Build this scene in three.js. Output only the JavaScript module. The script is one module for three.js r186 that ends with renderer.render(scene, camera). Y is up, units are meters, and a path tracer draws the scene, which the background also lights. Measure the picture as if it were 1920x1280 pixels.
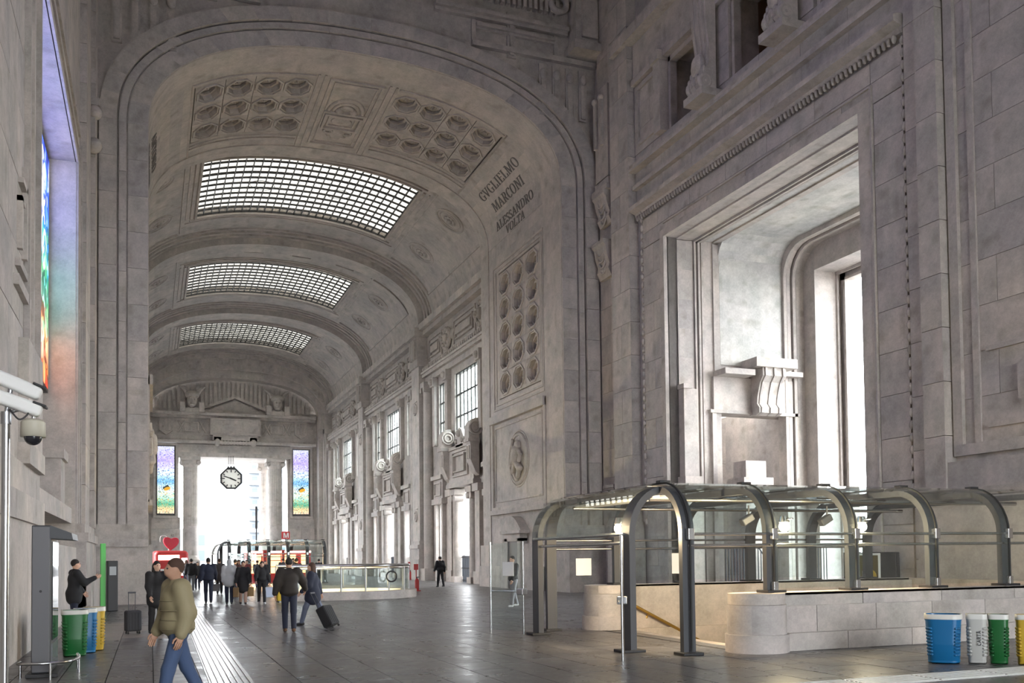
import * as THREE from 'three';
import { mergeGeometries, mergeVertices, toCreasedNormals } from 'three/addons/utils/BufferGeometryUtils.js';
import { RoundedBoxGeometry } from 'three/addons/geometries/RoundedBoxGeometry.js';
import { TextGeometry } from 'three/addons/geometries/TextGeometry.js';
import { FontLoader } from 'three/addons/loaders/FontLoader.js';
import { RectAreaLightUniformsLib } from 'three/addons/lights/RectAreaLightUniformsLib.js';

// ---------------------------------------------------------------- camera, sky, exposure
const D = Math.PI / 180, FOCAL = 1760;                       // focal length in pixels of a 1920 x 1280 frame
const scene = new THREE.Scene();
const camera = new THREE.PerspectiveCamera(2 * Math.atan(640 / FOCAL) / D, 1.5, 0.1, 2000);
camera.position.set(0, 1.75, 0);
camera.rotation.order = 'YXZ';
camera.rotation.set(1.9 * D, -21.1 * D, -0.65 * D);
camera.setViewOffset(1920, 1280, 0, -344, 1920, 1280);       // shifted (architectural) lens
const renderer = new THREE.WebGLRenderer();
renderer.toneMapping = THREE.LinearToneMapping;
renderer.toneMappingExposure = 2.2;
renderer.shadowMap.enabled = true;
RectAreaLightUniformsLib.init();
scene.background = new THREE.Color(0.93, 0.965, 1.0);         // even overcast sky
scene.backgroundIntensity = 8;

// ---------------------------------------------------------------- helpers
let seed = 7;
const rnd = () => { seed = (seed + 0x6d2b79f5) | 0; let t = Math.imul(seed ^ (seed >>> 15), 1 | seed); t = (t + Math.imul(t ^ (t >>> 7), 61 | t)) ^ t; return ((t ^ (t >>> 14)) >>> 0) / 4294967296; };
const rr = (a, b) => a + (b - a) * rnd();
const V = (x, y, z) => new THREE.Vector3(x, y, z);
const TILE = 8;                                               // metres covered by one repeat of the stone texture
function metric(geo, shift = true, tile = TILE) {             // uv in metres from the face that each triangle points to
  const g = geo.index ? geo.toNonIndexed() : geo;
  const p = g.attributes.position, uv = new Float32Array(p.count * 2), a = V(), b = V(), c = V(), n = V();
  const ou = shift ? rnd() : 0, ov = shift ? rnd() : 0;
  for (let i = 0; i < p.count; i += 3) {
    a.fromBufferAttribute(p, i); b.fromBufferAttribute(p, i + 1); c.fromBufferAttribute(p, i + 2);
    n.copy(b).sub(a).cross(c.clone().sub(a));
    const ax = Math.abs(n.x), ay = Math.abs(n.y), az = Math.abs(n.z);
    for (let k = 0; k < 3; k++) {
      const q = [a, b, c][k];
      const [u, v] = az >= ax && az >= ay ? [q.x, q.y] : ax >= ay ? [q.z, q.y] : [q.x, q.z];
      uv[(i + k) * 2] = u / tile + ou; uv[(i + k) * 2 + 1] = v / tile + ov;
    }
  }
  g.setAttribute('uv', new THREE.BufferAttribute(uv, 2));
  for (const k of Object.keys(g.attributes)) if (!['position', 'normal', 'uv'].includes(k)) g.deleteAttribute(k);
  return g;
}
const used = new Map();
const numbered = (name) => { const k = used.get(name) || 0; used.set(name, k + 1); return k ? `${name}_${String(k).padStart(3, '0')}` : name; };
function obj(name, geos, mat, parent = scene, opt = {}) {
  let list = (Array.isArray(geos) ? geos : [geos]).map((g) => (opt.keepUV ? (g.index ? g.toNonIndexed() : g) : metric(g, opt.shift !== false)));
  const g = list.length > 1 ? mergeGeometries(list) : list[0];
  const m = new THREE.Mesh(g, mat);
  m.name = parent === scene ? numbered(name) : name;
  m.castShadow = m.receiveShadow = true;
  parent.add(m);
  return m;
}
function group(name, parent = scene, pos) {
  const g = new THREE.Group(); g.name = parent === scene ? numbered(name) : name; parent.add(g);
  if (pos) g.position.set(...pos);
  return g;
}
function thing(name, label, category, pos = [0, 0, 0], turn = 0, grp) {
  const o = group(name, scene, pos); o.rotation.y = turn; o.userData = { label, category }; if (grp) o.userData.group = grp; return o;
}
function tag(o, label, category, grp) { o.userData.label = label; o.userData.category = category; if (grp) o.userData.group = grp; return o; }
function struct(name, label, category = 'wall') { const o = group(name); o.userData = { kind: 'structure', label, category }; return o; }
function dup(root, pos, turn, label, grp) {
  const r = root.clone(); r.name = numbered(root.name.replace(/_\d{3}$/, '')); scene.add(r); r.position.set(...pos); r.rotation.y = turn;
  r.userData = { ...root.userData }; if (label) r.userData.label = label; if (grp) r.userData.group = grp; return r;
}
// boxes by two corners, and by centre
function bx(x0, x1, y0, y1, z0, z1) { const g = new THREE.BoxGeometry(Math.abs(x1 - x0), Math.abs(y1 - y0), Math.abs(z1 - z0)); g.translate((x0 + x1) / 2, (y0 + y1) / 2, (z0 + z1) / 2); return g; }
function rbx(x0, x1, y0, y1, z0, z1, r = 0.02, s = 2) { const g = new RoundedBoxGeometry(Math.abs(x1 - x0), Math.abs(y1 - y0), Math.abs(z1 - z0), s, Math.min(r, Math.abs(x1 - x0) / 2.01, Math.abs(y1 - y0) / 2.01, Math.abs(z1 - z0) / 2.01)); g.translate((x0 + x1) / 2, (y0 + y1) / 2, (z0 + z1) / 2); return g; }
function cyl(r0, r1, y0, y1, x, z, seg = 20, open = false) { const g = new THREE.CylinderGeometry(r1, r0, y1 - y0, seg, 1, open); g.translate(x, (y0 + y1) / 2, z); return g; }
function rod(a, b, r, seg = 8) { const A = V(...a), B = V(...b), L = A.distanceTo(B), g = new THREE.CylinderGeometry(r, r, L, seg); g.applyQuaternion(new THREE.Quaternion().setFromUnitVectors(V(0, 1, 0), B.clone().sub(A).normalize())); g.translate((A.x + B.x) / 2, (A.y + B.y) / 2, (A.z + B.z) / 2); return g; }
function tube(pts, r, seg = 40, rad = 8, closed = false) { return new THREE.TubeGeometry(new THREE.CatmullRomCurve3(pts.map((p) => V(...p)), closed), seg, r, rad, closed); }
function extr(pts, depth, o = {}) { const s = new THREE.Shape(pts.map((p) => new THREE.Vector2(p[0], p[1]))); for (const h of o.holes || []) s.holes.push(new THREE.Path(h.map((p) => new THREE.Vector2(p[0], p[1])))); return new THREE.ExtrudeGeometry(s, { depth, bevelEnabled: !!o.bevel, bevelSize: o.bevel || 0, bevelThickness: o.bevel || 0, bevelSegments: 2, curveSegments: 12 }); }
const sph = (r, x, y, z, sx = 1, sy = 1, sz = 1, w = 12, h = 8) => { const g = new THREE.SphereGeometry(r, w, h); g.scale(sx, sy, sz); g.translate(x, y, z); return g; };
const lathe = (pts, seg = 24) => new THREE.LatheGeometry(pts.map((p) => new THREE.Vector2(p[0], p[1])), seg);
// a geometry made in x (along), y (up), z (out of the wall) set on a wall: 'x-' faces -x, 'x+' faces +x, 'z+' faces +z
function onWall(g, face, at, along = 0, up = 0) {
  if (face === 'x-') g.rotateY(-Math.PI / 2); else if (face === 'x+') g.rotateY(Math.PI / 2);
  g.translate(face[0] === 'x' ? at : along, up, face[0] === 'x' ? along : at);
  return g;
}
// ring of four bars: a rectangular frame moulding on a wall, standing proud by t
function frameBars(u0, u1, v0, v1, w, t) { return [bx(u0, u1, v1 - w, v1, 0, t), bx(u0, u1, v0, v0 + w, 0, t), bx(u0, u0 + w, v0 + w, v1 - w, 0, t), bx(u1 - w, u1, v0 + w, v1 - w, 0, t)]; }
// basket-handle arch: points from left foot over the crown to the right foot
function archPts(cx, a, b, ys, y0, n = 2.3, N = 48, legs = 1) {
  const out = [];
  if (legs) out.push([cx - a, y0]);
  for (let i = 0; i <= N; i++) { const t = Math.PI * i / N, c = Math.cos(t), s = Math.sin(t); out.push([cx - a * Math.sign(c) * Math.pow(Math.abs(c), 2 / n), ys + b * Math.pow(Math.abs(s), 2 / n)]); }
  if (legs) out.push([cx + a, y0]);
  return out;
}
// solid band between two point rows (same count), from z0 to z1
function band(inn, out, z0, z1) {
  const pos = [], idx = [], quad = (a, b, c, d) => { const k = pos.length / 3; pos.push(...a, ...b, ...c, ...d); idx.push(k, k + 1, k + 2, k, k + 2, k + 3); };
  const P = (p, z) => [p[0], p[1], z];
  for (let i = 0; i < inn.length - 1; i++) {
    const a = inn[i], b = inn[i + 1], c = out[i + 1], d = out[i];
    quad(P(a, z1), P(d, z1), P(c, z1), P(b, z1)); quad(P(a, z0), P(b, z0), P(c, z0), P(d, z0));
    quad(P(a, z0), P(a, z1), P(b, z1), P(b, z0)); quad(P(d, z0), P(c, z0), P(c, z1), P(d, z1));
  }
  const e = (a, d, f) => (f ? quad(P(a, z0), P(d, z0), P(d, z1), P(a, z1)) : quad(P(a, z0), P(a, z1), P(d, z1), P(d, z0)));
  e(inn[0], out[0], 1); e(inn[inn.length - 1], out[out.length - 1], 0);
  const g = new THREE.BufferGeometry(); g.setAttribute('position', new THREE.Float32BufferAttribute(pos, 3)); g.setIndex(idx);
  const h = g.toNonIndexed(); h.computeVertexNormals(); return h;
}
// ---------------------------------------------------------------- textures
function noise2(size, cells, s) {                             // tiling value noise
  const r = new Float32Array(cells * cells); let q = s; for (let i = 0; i < r.length; i++) { q = (q * 1664525 + 1013904223) >>> 0; r[i] = q / 4294967296; }
  return (x, y) => { const u = x / size * cells, v = y / size * cells, i = Math.floor(u), j = Math.floor(v); let f = u - i, g = v - j; f = f * f * (3 - 2 * f); g = g * g * (3 - 2 * g); const w = (k) => ((k % cells) + cells) % cells; const a = r[w(j) * cells + w(i)], b = r[w(j) * cells + w(i + 1)], c = r[w(j + 1) * cells + w(i)], d = r[w(j + 1) * cells + w(i + 1)]; return a + (b - a) * f + (c - a + (a - b - c + d) * f) * g; };
}
function dataTex(size, fn, srgb = true) {
  const data = new Uint8Array(size * size * 4);
  for (let y = 0; y < size; y++) for (let x = 0; x < size; x++) { const c = fn(x, y), k = (y * size + x) * 4; data[k] = c[0]; data[k + 1] = c[1]; data[k + 2] = c[2]; data[k + 3] = 255; }
  const t = new THREE.DataTexture(data, size, size); t.wrapS = t.wrapT = THREE.RepeatWrapping; t.magFilter = THREE.LinearFilter; t.minFilter = THREE.LinearMipmapLinearFilter; if (srgb) t.colorSpace = THREE.SRGBColorSpace; t.needsUpdate = true; return t;
}
const S = 1024, n4 = noise2(S, 5, 11), n12 = noise2(S, 13, 23), n40 = noise2(S, 41, 31), n120 = noise2(S, 127, 43), n400 = noise2(S, 401, 57), nb = noise2(S, 19, 71);
const clampB = (v) => Math.max(0, Math.min(255, v));
const stoneTex = dataTex(S, (x, y) => {
  const broad = n4(x, y) - 0.5, mid = n12(x, y) - 0.5, fine = n40(x, y) - 0.5, grain = n120(x, y) - 0.5, speck = n400(x, y);
  const streak = n40(x, y * 0.12 % S) - 0.5, stain = Math.max(0, nb(x, y) - 0.72) * 1.2, pit = speck > 0.93 && n40(x, y) > 0.55 ? 26 : 0;
  const v = 222 + broad * 24 + mid * 20 + fine * 16 + grain * 14 + streak * 10 + (speck - 0.5) * 14 - stain * 70 - pit;
  return [clampB(v + 2 + mid * 5), clampB(v - 1), clampB(v - 4 - broad * 8 - stain * 14)];
});
const stoneBump = dataTex(512, (x, y) => { const a = n40(x * 2, y * 2) * 70 + n120(x * 2, y * 2) * 70 + n400(x * 2, y * 2) * 90; return [a, a, a]; }, false);
const floorTex = dataTex(S, (x, y) => {
  const v = 205 + (n12(x, y) - 0.5) * 44 + (n40(x, y) - 0.5) * 30 + (n120(x, y) - 0.5) * 30 + (n400(x, y) - 0.5) * 36;
  return [clampB(v), clampB(v), clampB(v + 1)];
});
const floorRough = dataTex(512, (x, y) => { const v = 150 + (n12(x * 2, y * 2) - 0.5) * 40 + (n40(x * 2, y * 2) - 0.5) * 40 + (n120(x * 2, y * 2) - .5) * 40; return [v, v, v].map(clampB); }, false);
// ---------------------------------------------------------------- materials
const stoneMat = (r, g, b, rough = 0.72) => { const m = new THREE.MeshStandardMaterial({ map: stoneTex, bumpMap: stoneBump, bumpScale: 0.006, roughness: rough }); m.color.setRGB(r, g, b); return m; };
const flat = (r, g, b, rough = 0.6, metal = 0) => { const m = new THREE.MeshStandardMaterial({ roughness: rough, metalness: metal }); m.color.setRGB(r, g, b); return m; };
const STONE = [[0.58, 0.545, 0.515], [0.555, 0.525, 0.5], [0.6, 0.56, 0.525], [0.57, 0.54, 0.52]].map((c) => stoneMat(...c));
const stone = STONE[0];
const pick = () => STONE[(rnd() * 4) | 0];
const plaster = stoneMat(0.66, 0.67, 0.65, 0.85);
const FLOORS = [[0.165, 0.16, 0.165], [0.145, 0.142, 0.145], [0.185, 0.18, 0.18], [0.155, 0.149, 0.146]].map((c) => { const m = new THREE.MeshStandardMaterial({ map: floorTex, roughnessMap: floorRough, roughness: 0.58 }); m.color.setRGB(...c); return m; });
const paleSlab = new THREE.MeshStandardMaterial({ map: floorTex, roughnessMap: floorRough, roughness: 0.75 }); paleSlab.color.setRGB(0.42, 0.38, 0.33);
const M = {
  white: flat(0.8, 0.8, 0.78, 0.5), black: flat(0.02, 0.02, 0.022, 0.5), iron: flat(0.03, 0.035, 0.045, 0.45, 0.3), steel: flat(0.55, 0.56, 0.57, 0.22, 1), brushed: flat(0.42, 0.43, 0.45, 0.38, 1), gunmetal: flat(0.055, 0.058, 0.066, 0.42), greySteel: flat(0.2, 0.2, 0.21, 0.5, 0.3),
  brass: flat(0.55, 0.36, 0.1, 0.35, 1), darkWood: flat(0.34, 0.23, 0.16, 0.7), beige: stoneMat(0.6, 0.55, 0.5, 0.7), tactile: flat(0.55, 0.55, 0.53, 0.25), rubber: flat(0.03, 0.03, 0.03, 0.8), letters: flat(0.13, 0.12, 0.115, 0.7),
  red: flat(0.5, 0.03, 0.03, 0.4), muntin: flat(0.02, 0.02, 0.02, 0.5), asphalt: flat(0.22, 0.22, 0.22, 0.8),
};
const glass = new THREE.MeshPhysicalMaterial({ transmission: 1, thickness: 0, roughness: 0.0, ior: 1.5 }); glass.color.setRGB(0.93, 0.97, 0.96);
const frosted = new THREE.MeshPhysicalMaterial({ transmission: 1, thickness: 0, roughness: 0.0, ior: 1.5 }); frosted.color.setRGB(0.4, 0.387, 0.362);
const coolGlass = new THREE.MeshPhysicalMaterial({ transmission: 1, thickness: 0, roughness: 0.0, ior: 1.5 }); coolGlass.color.setRGB(0.36, 0.333, 0.408);
const CX = 9.2;                                               // axis of the vaulted gallery
// ================================================================ FLOOR
const ZF = -40.9, ZB = -52.6, ZE = -113;                      // great arch front, back; end wall
const XL = -2.33, XR = 20.4;                                  // walls of the hall
const holes = [[9.95, 19.2, -19.75, -14.55], [5.6, 10.2, -43.6, -39.9]];   // two stairwells
const inHole = (x0, x1, z0, z1) => holes.some(([a, b, c, d]) => x1 > a && x0 < b && z1 > c && z0 < d);
{
  const floor = struct('floor', 'dark grey stone slab floor of the station hall and gallery', 'floor');
  const cut = (x0, x1, z0, z1, geos) => {                     // floor bed split round the stairwells
    let rects = [[x0, x1, z0, z1]];
    for (const [a, b, c, d] of holes) rects = rects.flatMap(([p, q, r, s]) => (q <= a || p >= b || s <= c || r >= d) ? [[p, q, r, s]] : [[p, a, r, s], [b, q, r, s], [Math.max(p, a), Math.min(q, b), r, c], [Math.max(p, a), Math.min(q, b), d, s]].filter(([e, f, g, h]) => f - e > 0.01 && h - g > 0.01));
    for (const [p, q, r, s] of rects) geos.push(bx(p, q, -0.5, -0.02, r, s));
  };
  const bed = []; cut(XL - 3, 30, ZE - 6, 16, bed); obj('floor_bed', bed, flat(0.05, 0.05, 0.05, 0.9), floor);
  const w = 0.65, l = 1.02, g = 0.007, near = [], far = [];
  for (let i = -8; i < 36; i++) for (let k = 0; k < 118; k++) {
    const x0 = i * w + 0.05, z1 = 3 - k * l - (i & 1 ? l / 2 : 0), x1 = x0 + w, z0 = z1 - l;
    if (x1 < XL || x0 > 20.5 || inHole(x0, x1, z0, z1) || z1 > 8) continue;
    const xm = (x0 + x1) / 2, zm = (z0 + z1) / 2;
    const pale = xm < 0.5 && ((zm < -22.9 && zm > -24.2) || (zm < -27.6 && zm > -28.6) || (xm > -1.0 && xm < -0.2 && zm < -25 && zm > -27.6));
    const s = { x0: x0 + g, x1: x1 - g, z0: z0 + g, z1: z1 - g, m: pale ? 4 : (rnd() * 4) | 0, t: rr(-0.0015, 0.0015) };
    const az = Math.atan2(xm, -zm) / D;
    (zm < -9.5 && zm > -37 && az > -9 && az < 50 && !(xm > 8.2 && zm < -13 && zm > -21) ? near : far).push(s);
  }
  near.sort((a, b) => Math.hypot(a.x0, a.z0) - Math.hypot(b.x0, b.z0));
  near.forEach((s, i) => { if (i < 300) obj('paving_slab', bx(s.x0, s.x1, -0.03, s.t, s.z0, s.z1), s.m === 4 ? paleSlab : FLOORS[s.m], floor); else far.push(s); });
  for (let m = 0; m < 5; m++) { const set = far.filter((s) => s.m === m); const o = obj('slab_field', set.map((s) => metric(bx(s.x0, s.x1, -0.03, s.t, s.z0, s.z1))), m === 4 ? paleSlab : FLOORS[m], floor, { keepUV: true }); o.userData.kind = 'stuff'; }
  // pale ground outside
  const out = struct('ground_outside', 'pale paved ground outside the station openings', 'ground');
  obj('pavement', [bx(-120, 160, -0.6, -0.06, -420, ZE - 6), bx(30, 160, -0.6, -0.06, ZE - 6, 60), bx(-120, XL - 3, -0.6, -0.06, ZE - 6, 60), bx(XL - 3, 30, -0.6, -0.06, 16, 60)], M.asphalt, out);
}
// ================================================================ masonry helpers
// courses of blocks on a wall plane; u runs along the wall
function ashlar(parent, face, at, u0, u1, y0, y1, course = 1.2, len = 2.4, depth = 0.28, opt = {}) {
  const rows = Math.max(1, Math.round((y1 - y0) / course)), ch = (y1 - y0) / rows, g = 0.008;
  for (let r = 0; r < rows; r++) {
    const n = Math.max(1, Math.round((u1 - u0) / len)), bl = (u1 - u0) / n, sh = r & 1 && n > 0 && u1 - u0 > len * 0.8 ? bl / 2 : 0;
    const cuts = [u0]; for (let i = 0; i <= n; i++) { const c = u0 + i * bl + sh - (sh ? bl : 0); if (c > u0 + 0.15 && c < u1 - 0.15) cuts.push(c); } cuts.push(u1);
    for (let i = 0; i < cuts.length - 1; i++) {
      const a = cuts[i] + g, b = cuts[i + 1] - g, p = rr(0, 0.006), q = face[1] === '-' ? [at - p, at + depth] : [at - depth, at + p];
      const geo = face[0] === 'x' ? bx(q[0], q[1], y0 + r * ch + g, y0 + (r + 1) * ch - g, a, b) : bx(a, b, y0 + r * ch + g, y0 + (r + 1) * ch - g, q[0], q[1]);
      obj('stone_block', geo, pick(), parent);
    }
  }
}
const vault = (dx, a, b, ys, n) => ys + b * Math.pow(Math.max(0, 1 - Math.pow(Math.abs(dx) / a, n)), 1 / n);
const octagon = (rx, ry, k = 0.42) => [[-rx, -ry * k], [-rx, ry * k], [-rx * k, ry], [rx * k, ry], [rx, ry * k], [rx, -ry * k], [rx * k, -ry], [-rx * k, -ry]];
// coffer cell in x, y, facing +z: plate with an eight-sided well and a rosette in it
const rosetteGeos = (rx, ry, z) => {
  const gs = [];
  for (let ring = 0; ring < 2; ring++) for (let i = 0; i < 8; i++) { const a = (i + ring * 0.5) * Math.PI / 4, R = ring ? 0.34 : 0.62; const g = new THREE.SphereGeometry(1, 7, 5); g.scale(0.26, 0.17, 0.16); g.rotateZ(a); g.translate(Math.cos(a) * R, Math.sin(a) * R, 0.1 + ring * 0.12); g.scale(rx, ry, 0.62); g.translate(0, 0, z); gs.push(g); }
  const c = new THREE.SphereGeometry(0.2, 8, 6); c.scale(rx, ry, 0.9); c.translate(0, 0, z + 0.18); gs.push(c);
  return gs;
};
function coffer(parent, matrix, cw, ch, rx, ry) {
  const rect = [[-cw / 2, -ch / 2], [cw / 2, -ch / 2], [cw / 2, ch / 2], [-cw / 2, ch / 2]];
  const plate = extr(rect, 0.52, { holes: [octagon(rx, ry)] }); plate.translate(0, 0, -0.52);
  const bottom = extr(octagon(rx + 0.02, ry + 0.02).reverse(), 0.06); bottom.translate(0, 0, -0.54);
  const ring = extr(octagon(rx + 0.15, ry + 0.15), 0.07, { holes: [octagon(rx + 0.07, ry + 0.07)] });
  const step = extr(octagon(rx + 0.01, ry + 0.01), 0.12, { holes: [octagon(rx - 0.12, ry - 0.12)] }); step.translate(0, 0, -0.36);
  const c = obj('coffer', [plate, bottom, ring, step].map((g) => g.applyMatrix4(matrix)), pick(), parent);
  obj('rosette', rosetteGeos((rx - 0.1) * 0.95, (ry - 0.1) * 0.95, -0.5).map((g) => g.applyMatrix4(matrix)), stone, c);
}
const basis = (T, U, N, P) => new THREE.Matrix4().makeBasis(T, U, N).setPosition(P);
// ================================================================ GREAT ARCH between hall and gallery
const AR = { a: 9.28, b: 4.65, ys: 19.6, n: 2.3 };
const wallFront = struct('wall_front', 'great basket-handle stone arch between the hall and the vaulted gallery');
{
  const W = wallFront, outer = [[-6, -0.02], [-6, 34], [24.6, 34], [24.6, -0.02]];
  const body = (off, z0, z1) => { const h = archPts(CX, AR.a + off, AR.b + off, AR.ys, -0.02, AR.n, 56); const s = [[-6, -0.02], ...[[-6, 34], [24.6, 34], [24.6, -0.02]], ...h.slice().reverse()]; const g = extr(s, z1 - z0); g.translate(0, 0, z0); return g; };
  obj('arch_masonry', [body(0, -43.1, ZF), body(0.46, -51.3, -43.1), body(0, ZB, -51.3)], stone, W, { shift: false });
  // concentric bands as voussoirs, with legs of stacked blocks
  const ringBand = (o0, o1, proud, nv, legs, y0) => {
    const N = nv * 3, f = (o) => archPts(CX, AR.a + o, AR.b + o * 0.86, AR.ys, 0, AR.n, N, 0), inn = f(o0), out = f(o1);
    for (let i = 0; i < nv; i++) { const k = i * 3, cutE = (p) => p.slice(k, k + 4).map((q) => q.slice()); const a = cutE(inn), b = cutE(out); const sh = (e, d) => { a[e][0] += d * (a[1][0] - a[0][0]) * 0.02; }; sh(0, 1); obj('voussoir', band(a, b, ZF, ZF + proud), pick(), W); }
    const lh = (AR.ys - y0) / legs;
    for (const s of [-1, 1]) for (let i = 0; i < legs; i++) { const xa = CX + s * (AR.a + o0), xb = CX + s * (AR.a + o1); obj('stone_block', bx(Math.min(xa, xb), Math.max(xa, xb), y0 + i * lh + 0.006, y0 + (i + 1) * lh - 0.006, ZF, ZF + proud), pick(), W); }
  };
  ringBand(0.02, 0.78, 0.1, 22, 11, 3.2); ringBand(0.84, 1.12, 0.2, 22, 8, 3.2); ringBand(1.2, 1.86, 0.32, 22, 11, 3.2);
  // pier bases
  for (const s of [-1, 1]) { const a = CX + s * AR.a, b = CX + s * (AR.a + 2.0), lo = Math.min(a, b), hi = Math.max(a, b); obj('pier_base', [bx(lo, hi, 0, 2.3, ZF, ZF + 0.5), bx(lo, hi, 2.3, 2.6, ZF, ZF + 0.62), bx(lo, hi, 2.6, 3.2, ZF, ZF + 0.42)], stone, W); }
  // soffit: coffers, plain fields, emblem
  const A = AR.a + 0.06, Bq = AR.b + 0.06, yOf = (dx) => vault(dx, A, Bq, AR.ys, AR.n);
  const cell = (dx, z, cw, ch, rx, ry) => { const e = 0.02, y = yOf(dx), T = V(2 * e, yOf(dx + e) - yOf(dx - e), 0).normalize(), U = V(0, 0, 1), N = V(T.y, -T.x, 0); coffer(W, basis(T, U, N, V(CX + dx, y, z)), cw, ch, rx, ry); };
  for (const s of [-1, 1]) [2.65, 3.98, 5.33, 6.66].forEach((dx, i) => [-44.62, -46.65, -48.68].forEach((z) => cell(s * dx, z, i === 3 ? 1.42 : 1.36, 2.02, 0.5, 0.68)));
  const field = (name, d0, d1, z0, z1, off = 0.4, th = 0.4, mat = stone) => { const n = 8, a = [], b = []; for (let i = 0; i <= n; i++) { const dx = d0 + (d1 - d0) * i / n, y = yOf(dx); const e = 0.02, t = V(2 * e, yOf(Math.min(9.3, dx + e)) - yOf(Math.max(-9.3, dx - e)), 0).normalize(); a.push([CX + dx, y]); b.push([CX + dx - t.y * th, y + t.x * th]); } return obj(name, band(a, b, z0, z1), mat, W); };
  for (const s of [-1, 1]) {
    const q = (a, b) => (s < 0 ? [-b, -a] : [a, b]);
    field('soffit_strip', ...q(1.9, 7.4), -43.62, -43.1); field('soffit_strip', ...q(1.9, 7.4), -51.3, -49.68);
    field('soffit_strip', ...q(1.55, 1.98), -51.3, -43.1, 0, 0.3); field('soffit_strip', ...q(7.36, 8.1), -51.3, -43.1);
    for (const [z0, z1] of [[-50.1, -49.95], [-50.5, -50.3], [-43.45, -43.3]]) { const n = 12, a = [], b = []; for (let i = 0; i <= n; i++) { const dx = s * (2.0 + 5.4 * i / n); a.push([CX + dx, yOf(dx) - 0.07]); b.push([CX + dx, yOf(dx) + 0.05]); } obj('moulding', s > 0 ? band(a, b, z0, z1) : band(a.reverse(), b.reverse(), z0, z1), stone, W); }
    for (const dx of [1.55, 1.85, 7.42]) obj('moulding', bx(CX + s * dx - 0.05, CX + s * dx + 0.05, yOf(dx) - 0.06, yOf(dx) + 0.05, -51.2, -43.2), stone, W);
  }
  // emblem at the crown: framed field with shell, tablet and mask
  { const y = yOf(0) - 0.02, z = -47, dn = (gs) => gs.map((g) => { g.rotateX(Math.PI / 2); g.translate(CX, y, z); return g; });
    obj('emblem_field', bx(CX - 1.56, CX + 1.56, y, y + 0.42, -51.3, -43.1), pick(), W);
    obj('emblem_frame', dn([...frameBars(-1.3, 1.3, -3.6, 3.6, 0.12, 0.08), ...frameBars(-1.05, 1.05, -3.3, 3.3, 0.07, 0.06)]), stone, W);
    const arc = (r, t, a = Math.PI) => { const g = new THREE.TorusGeometry(r, t, 6, 18, a); g.scale(1, 1.5, 1); return g; };
    obj('shell_emblem', dn([arc(0.85, 0.1), arc(0.62, 0.09), arc(0.36, 0.12), bx(-1.05, 1.05, -0.12, 0.04, 0, 0.14), sph(0.2, -0.35, 0.2, 0.05), sph(0.2, 0.35, 0.2, 0.05)].map((g) => g.translate(0, 0.4, 0))), stone, W);
    obj('tablet_emblem', dn([...frameBars(-0.95, 0.95, -1.5, 0.1, 0.12, 0.14), ...frameBars(-0.72, 0.72, -1.25, -0.15, 0.1, 0.08), sph(0.55, 0, -0.7, 0, 1, 0.8, 0.12)]), stone, W);
    obj('mask_emblem', dn([new THREE.TorusGeometry(0.22, 0.08, 6, 16).translate(-0.5, -1.85, 0.05), new THREE.TorusGeometry(0.22, 0.08, 6, 16).translate(0.5, -1.85, 0.05), sph(0.4, 0, -2.1, 0, 1.1, 1.4, 0.4), sph(0.18, 0, -2.6, 0, 1.4, 1.2, 0.7), sph(0.15, -0.4, -2.3, 0), sph(0.15, 0.4, -2.3, 0)]), stone, W); }
  // haunches and jambs: panels
  const side = (s) => {
    const xs = CX + s * (AR.a + 0.06), face = s > 0 ? 'x-' : 'x+', on = (gs, name, m = stone) => obj(name, gs.map((g) => onWall(g, face, xs, 0, 0)), m, W);
    const Zs = (z) => (s > 0 ? z : -z);                       // local along axis after rotation: x- maps x -> z, x+ maps x -> -z
    const fb = (z0, z1, y0, y1, w, t) => frameBars(Math.min(Zs(z0), Zs(z1)), Math.max(Zs(z0), Zs(z1)), y0, y1, w, t);
    // plates closing the recess of the jamb
    const plate = (z0, z1, y0, y1) => obj('jamb_slab', bx(s > 0 ? xs : xs - 0.4, s > 0 ? xs + 0.4 : xs, y0, y1, z0 + 0.006, z1 - 0.006), pick(), W);
    plate(-51.3, -43.1, 0, 3.9); plate(-51.3, -43.1, 3.9, 4.9); plate(-51.3, -43.1, 4.9, 9.6);
    plate(-51.3, -43.1, 9.6, 10.62); plate(-51.3, -49.75, 10.62, 17.85); plate(-43.72, -43.1, 10.62, 17.85); plate(-51.3, -43.1, 17.85, 18.9); plate(-51.3, -43.1, 18.9, 19.6);
    for (let r = 0; r < 5; r++) for (const z of [-44.73, -46.74, -48.75]) { const N = V(-s, 0, 0), U = V(0, 1, 0), T = U.clone().cross(N); coffer(W, basis(T, U, N, V(xs, 11.4 + r * 1.41, z)), 2.0, 1.44, 0.66, 0.5); }
    on(fb(-50.2, -43.35, 10.3, 18.1, 0.12, 0.06), 'moulding'); on(fb(-50.6, -43.2, 10.05, 18.35, 0.1, 0.05), 'moulding');
    on(fb(-51.0, -43.0, 4.25, 9.7, 0.28, 0.12), 'panel_frame'); on(fb(-50.5, -43.5, 4.8, 9.1, 0.1, 0.06), 'moulding');
    on([bx(Math.min(Zs(-51), Zs(-43)), Math.max(Zs(-51), Zs(-43)), 9.3, 9.75, 0, 0.25), bx(Math.min(Zs(-51), Zs(-43)), Math.max(Zs(-51), Zs(-43)), 4.1, 4.35, 0, 0.25)], 'cornice');
    obj('jamb_base', [bx(s > 0 ? xs - 0.25 : xs, s > 0 ? xs : xs + 0.25, 0, 2.4, ZB, -43.0), bx(s > 0 ? xs - 0.35 : xs, s > 0 ? xs : xs + 0.35, 0, 1.2, ZB, -43.0)], stone, W);
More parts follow.
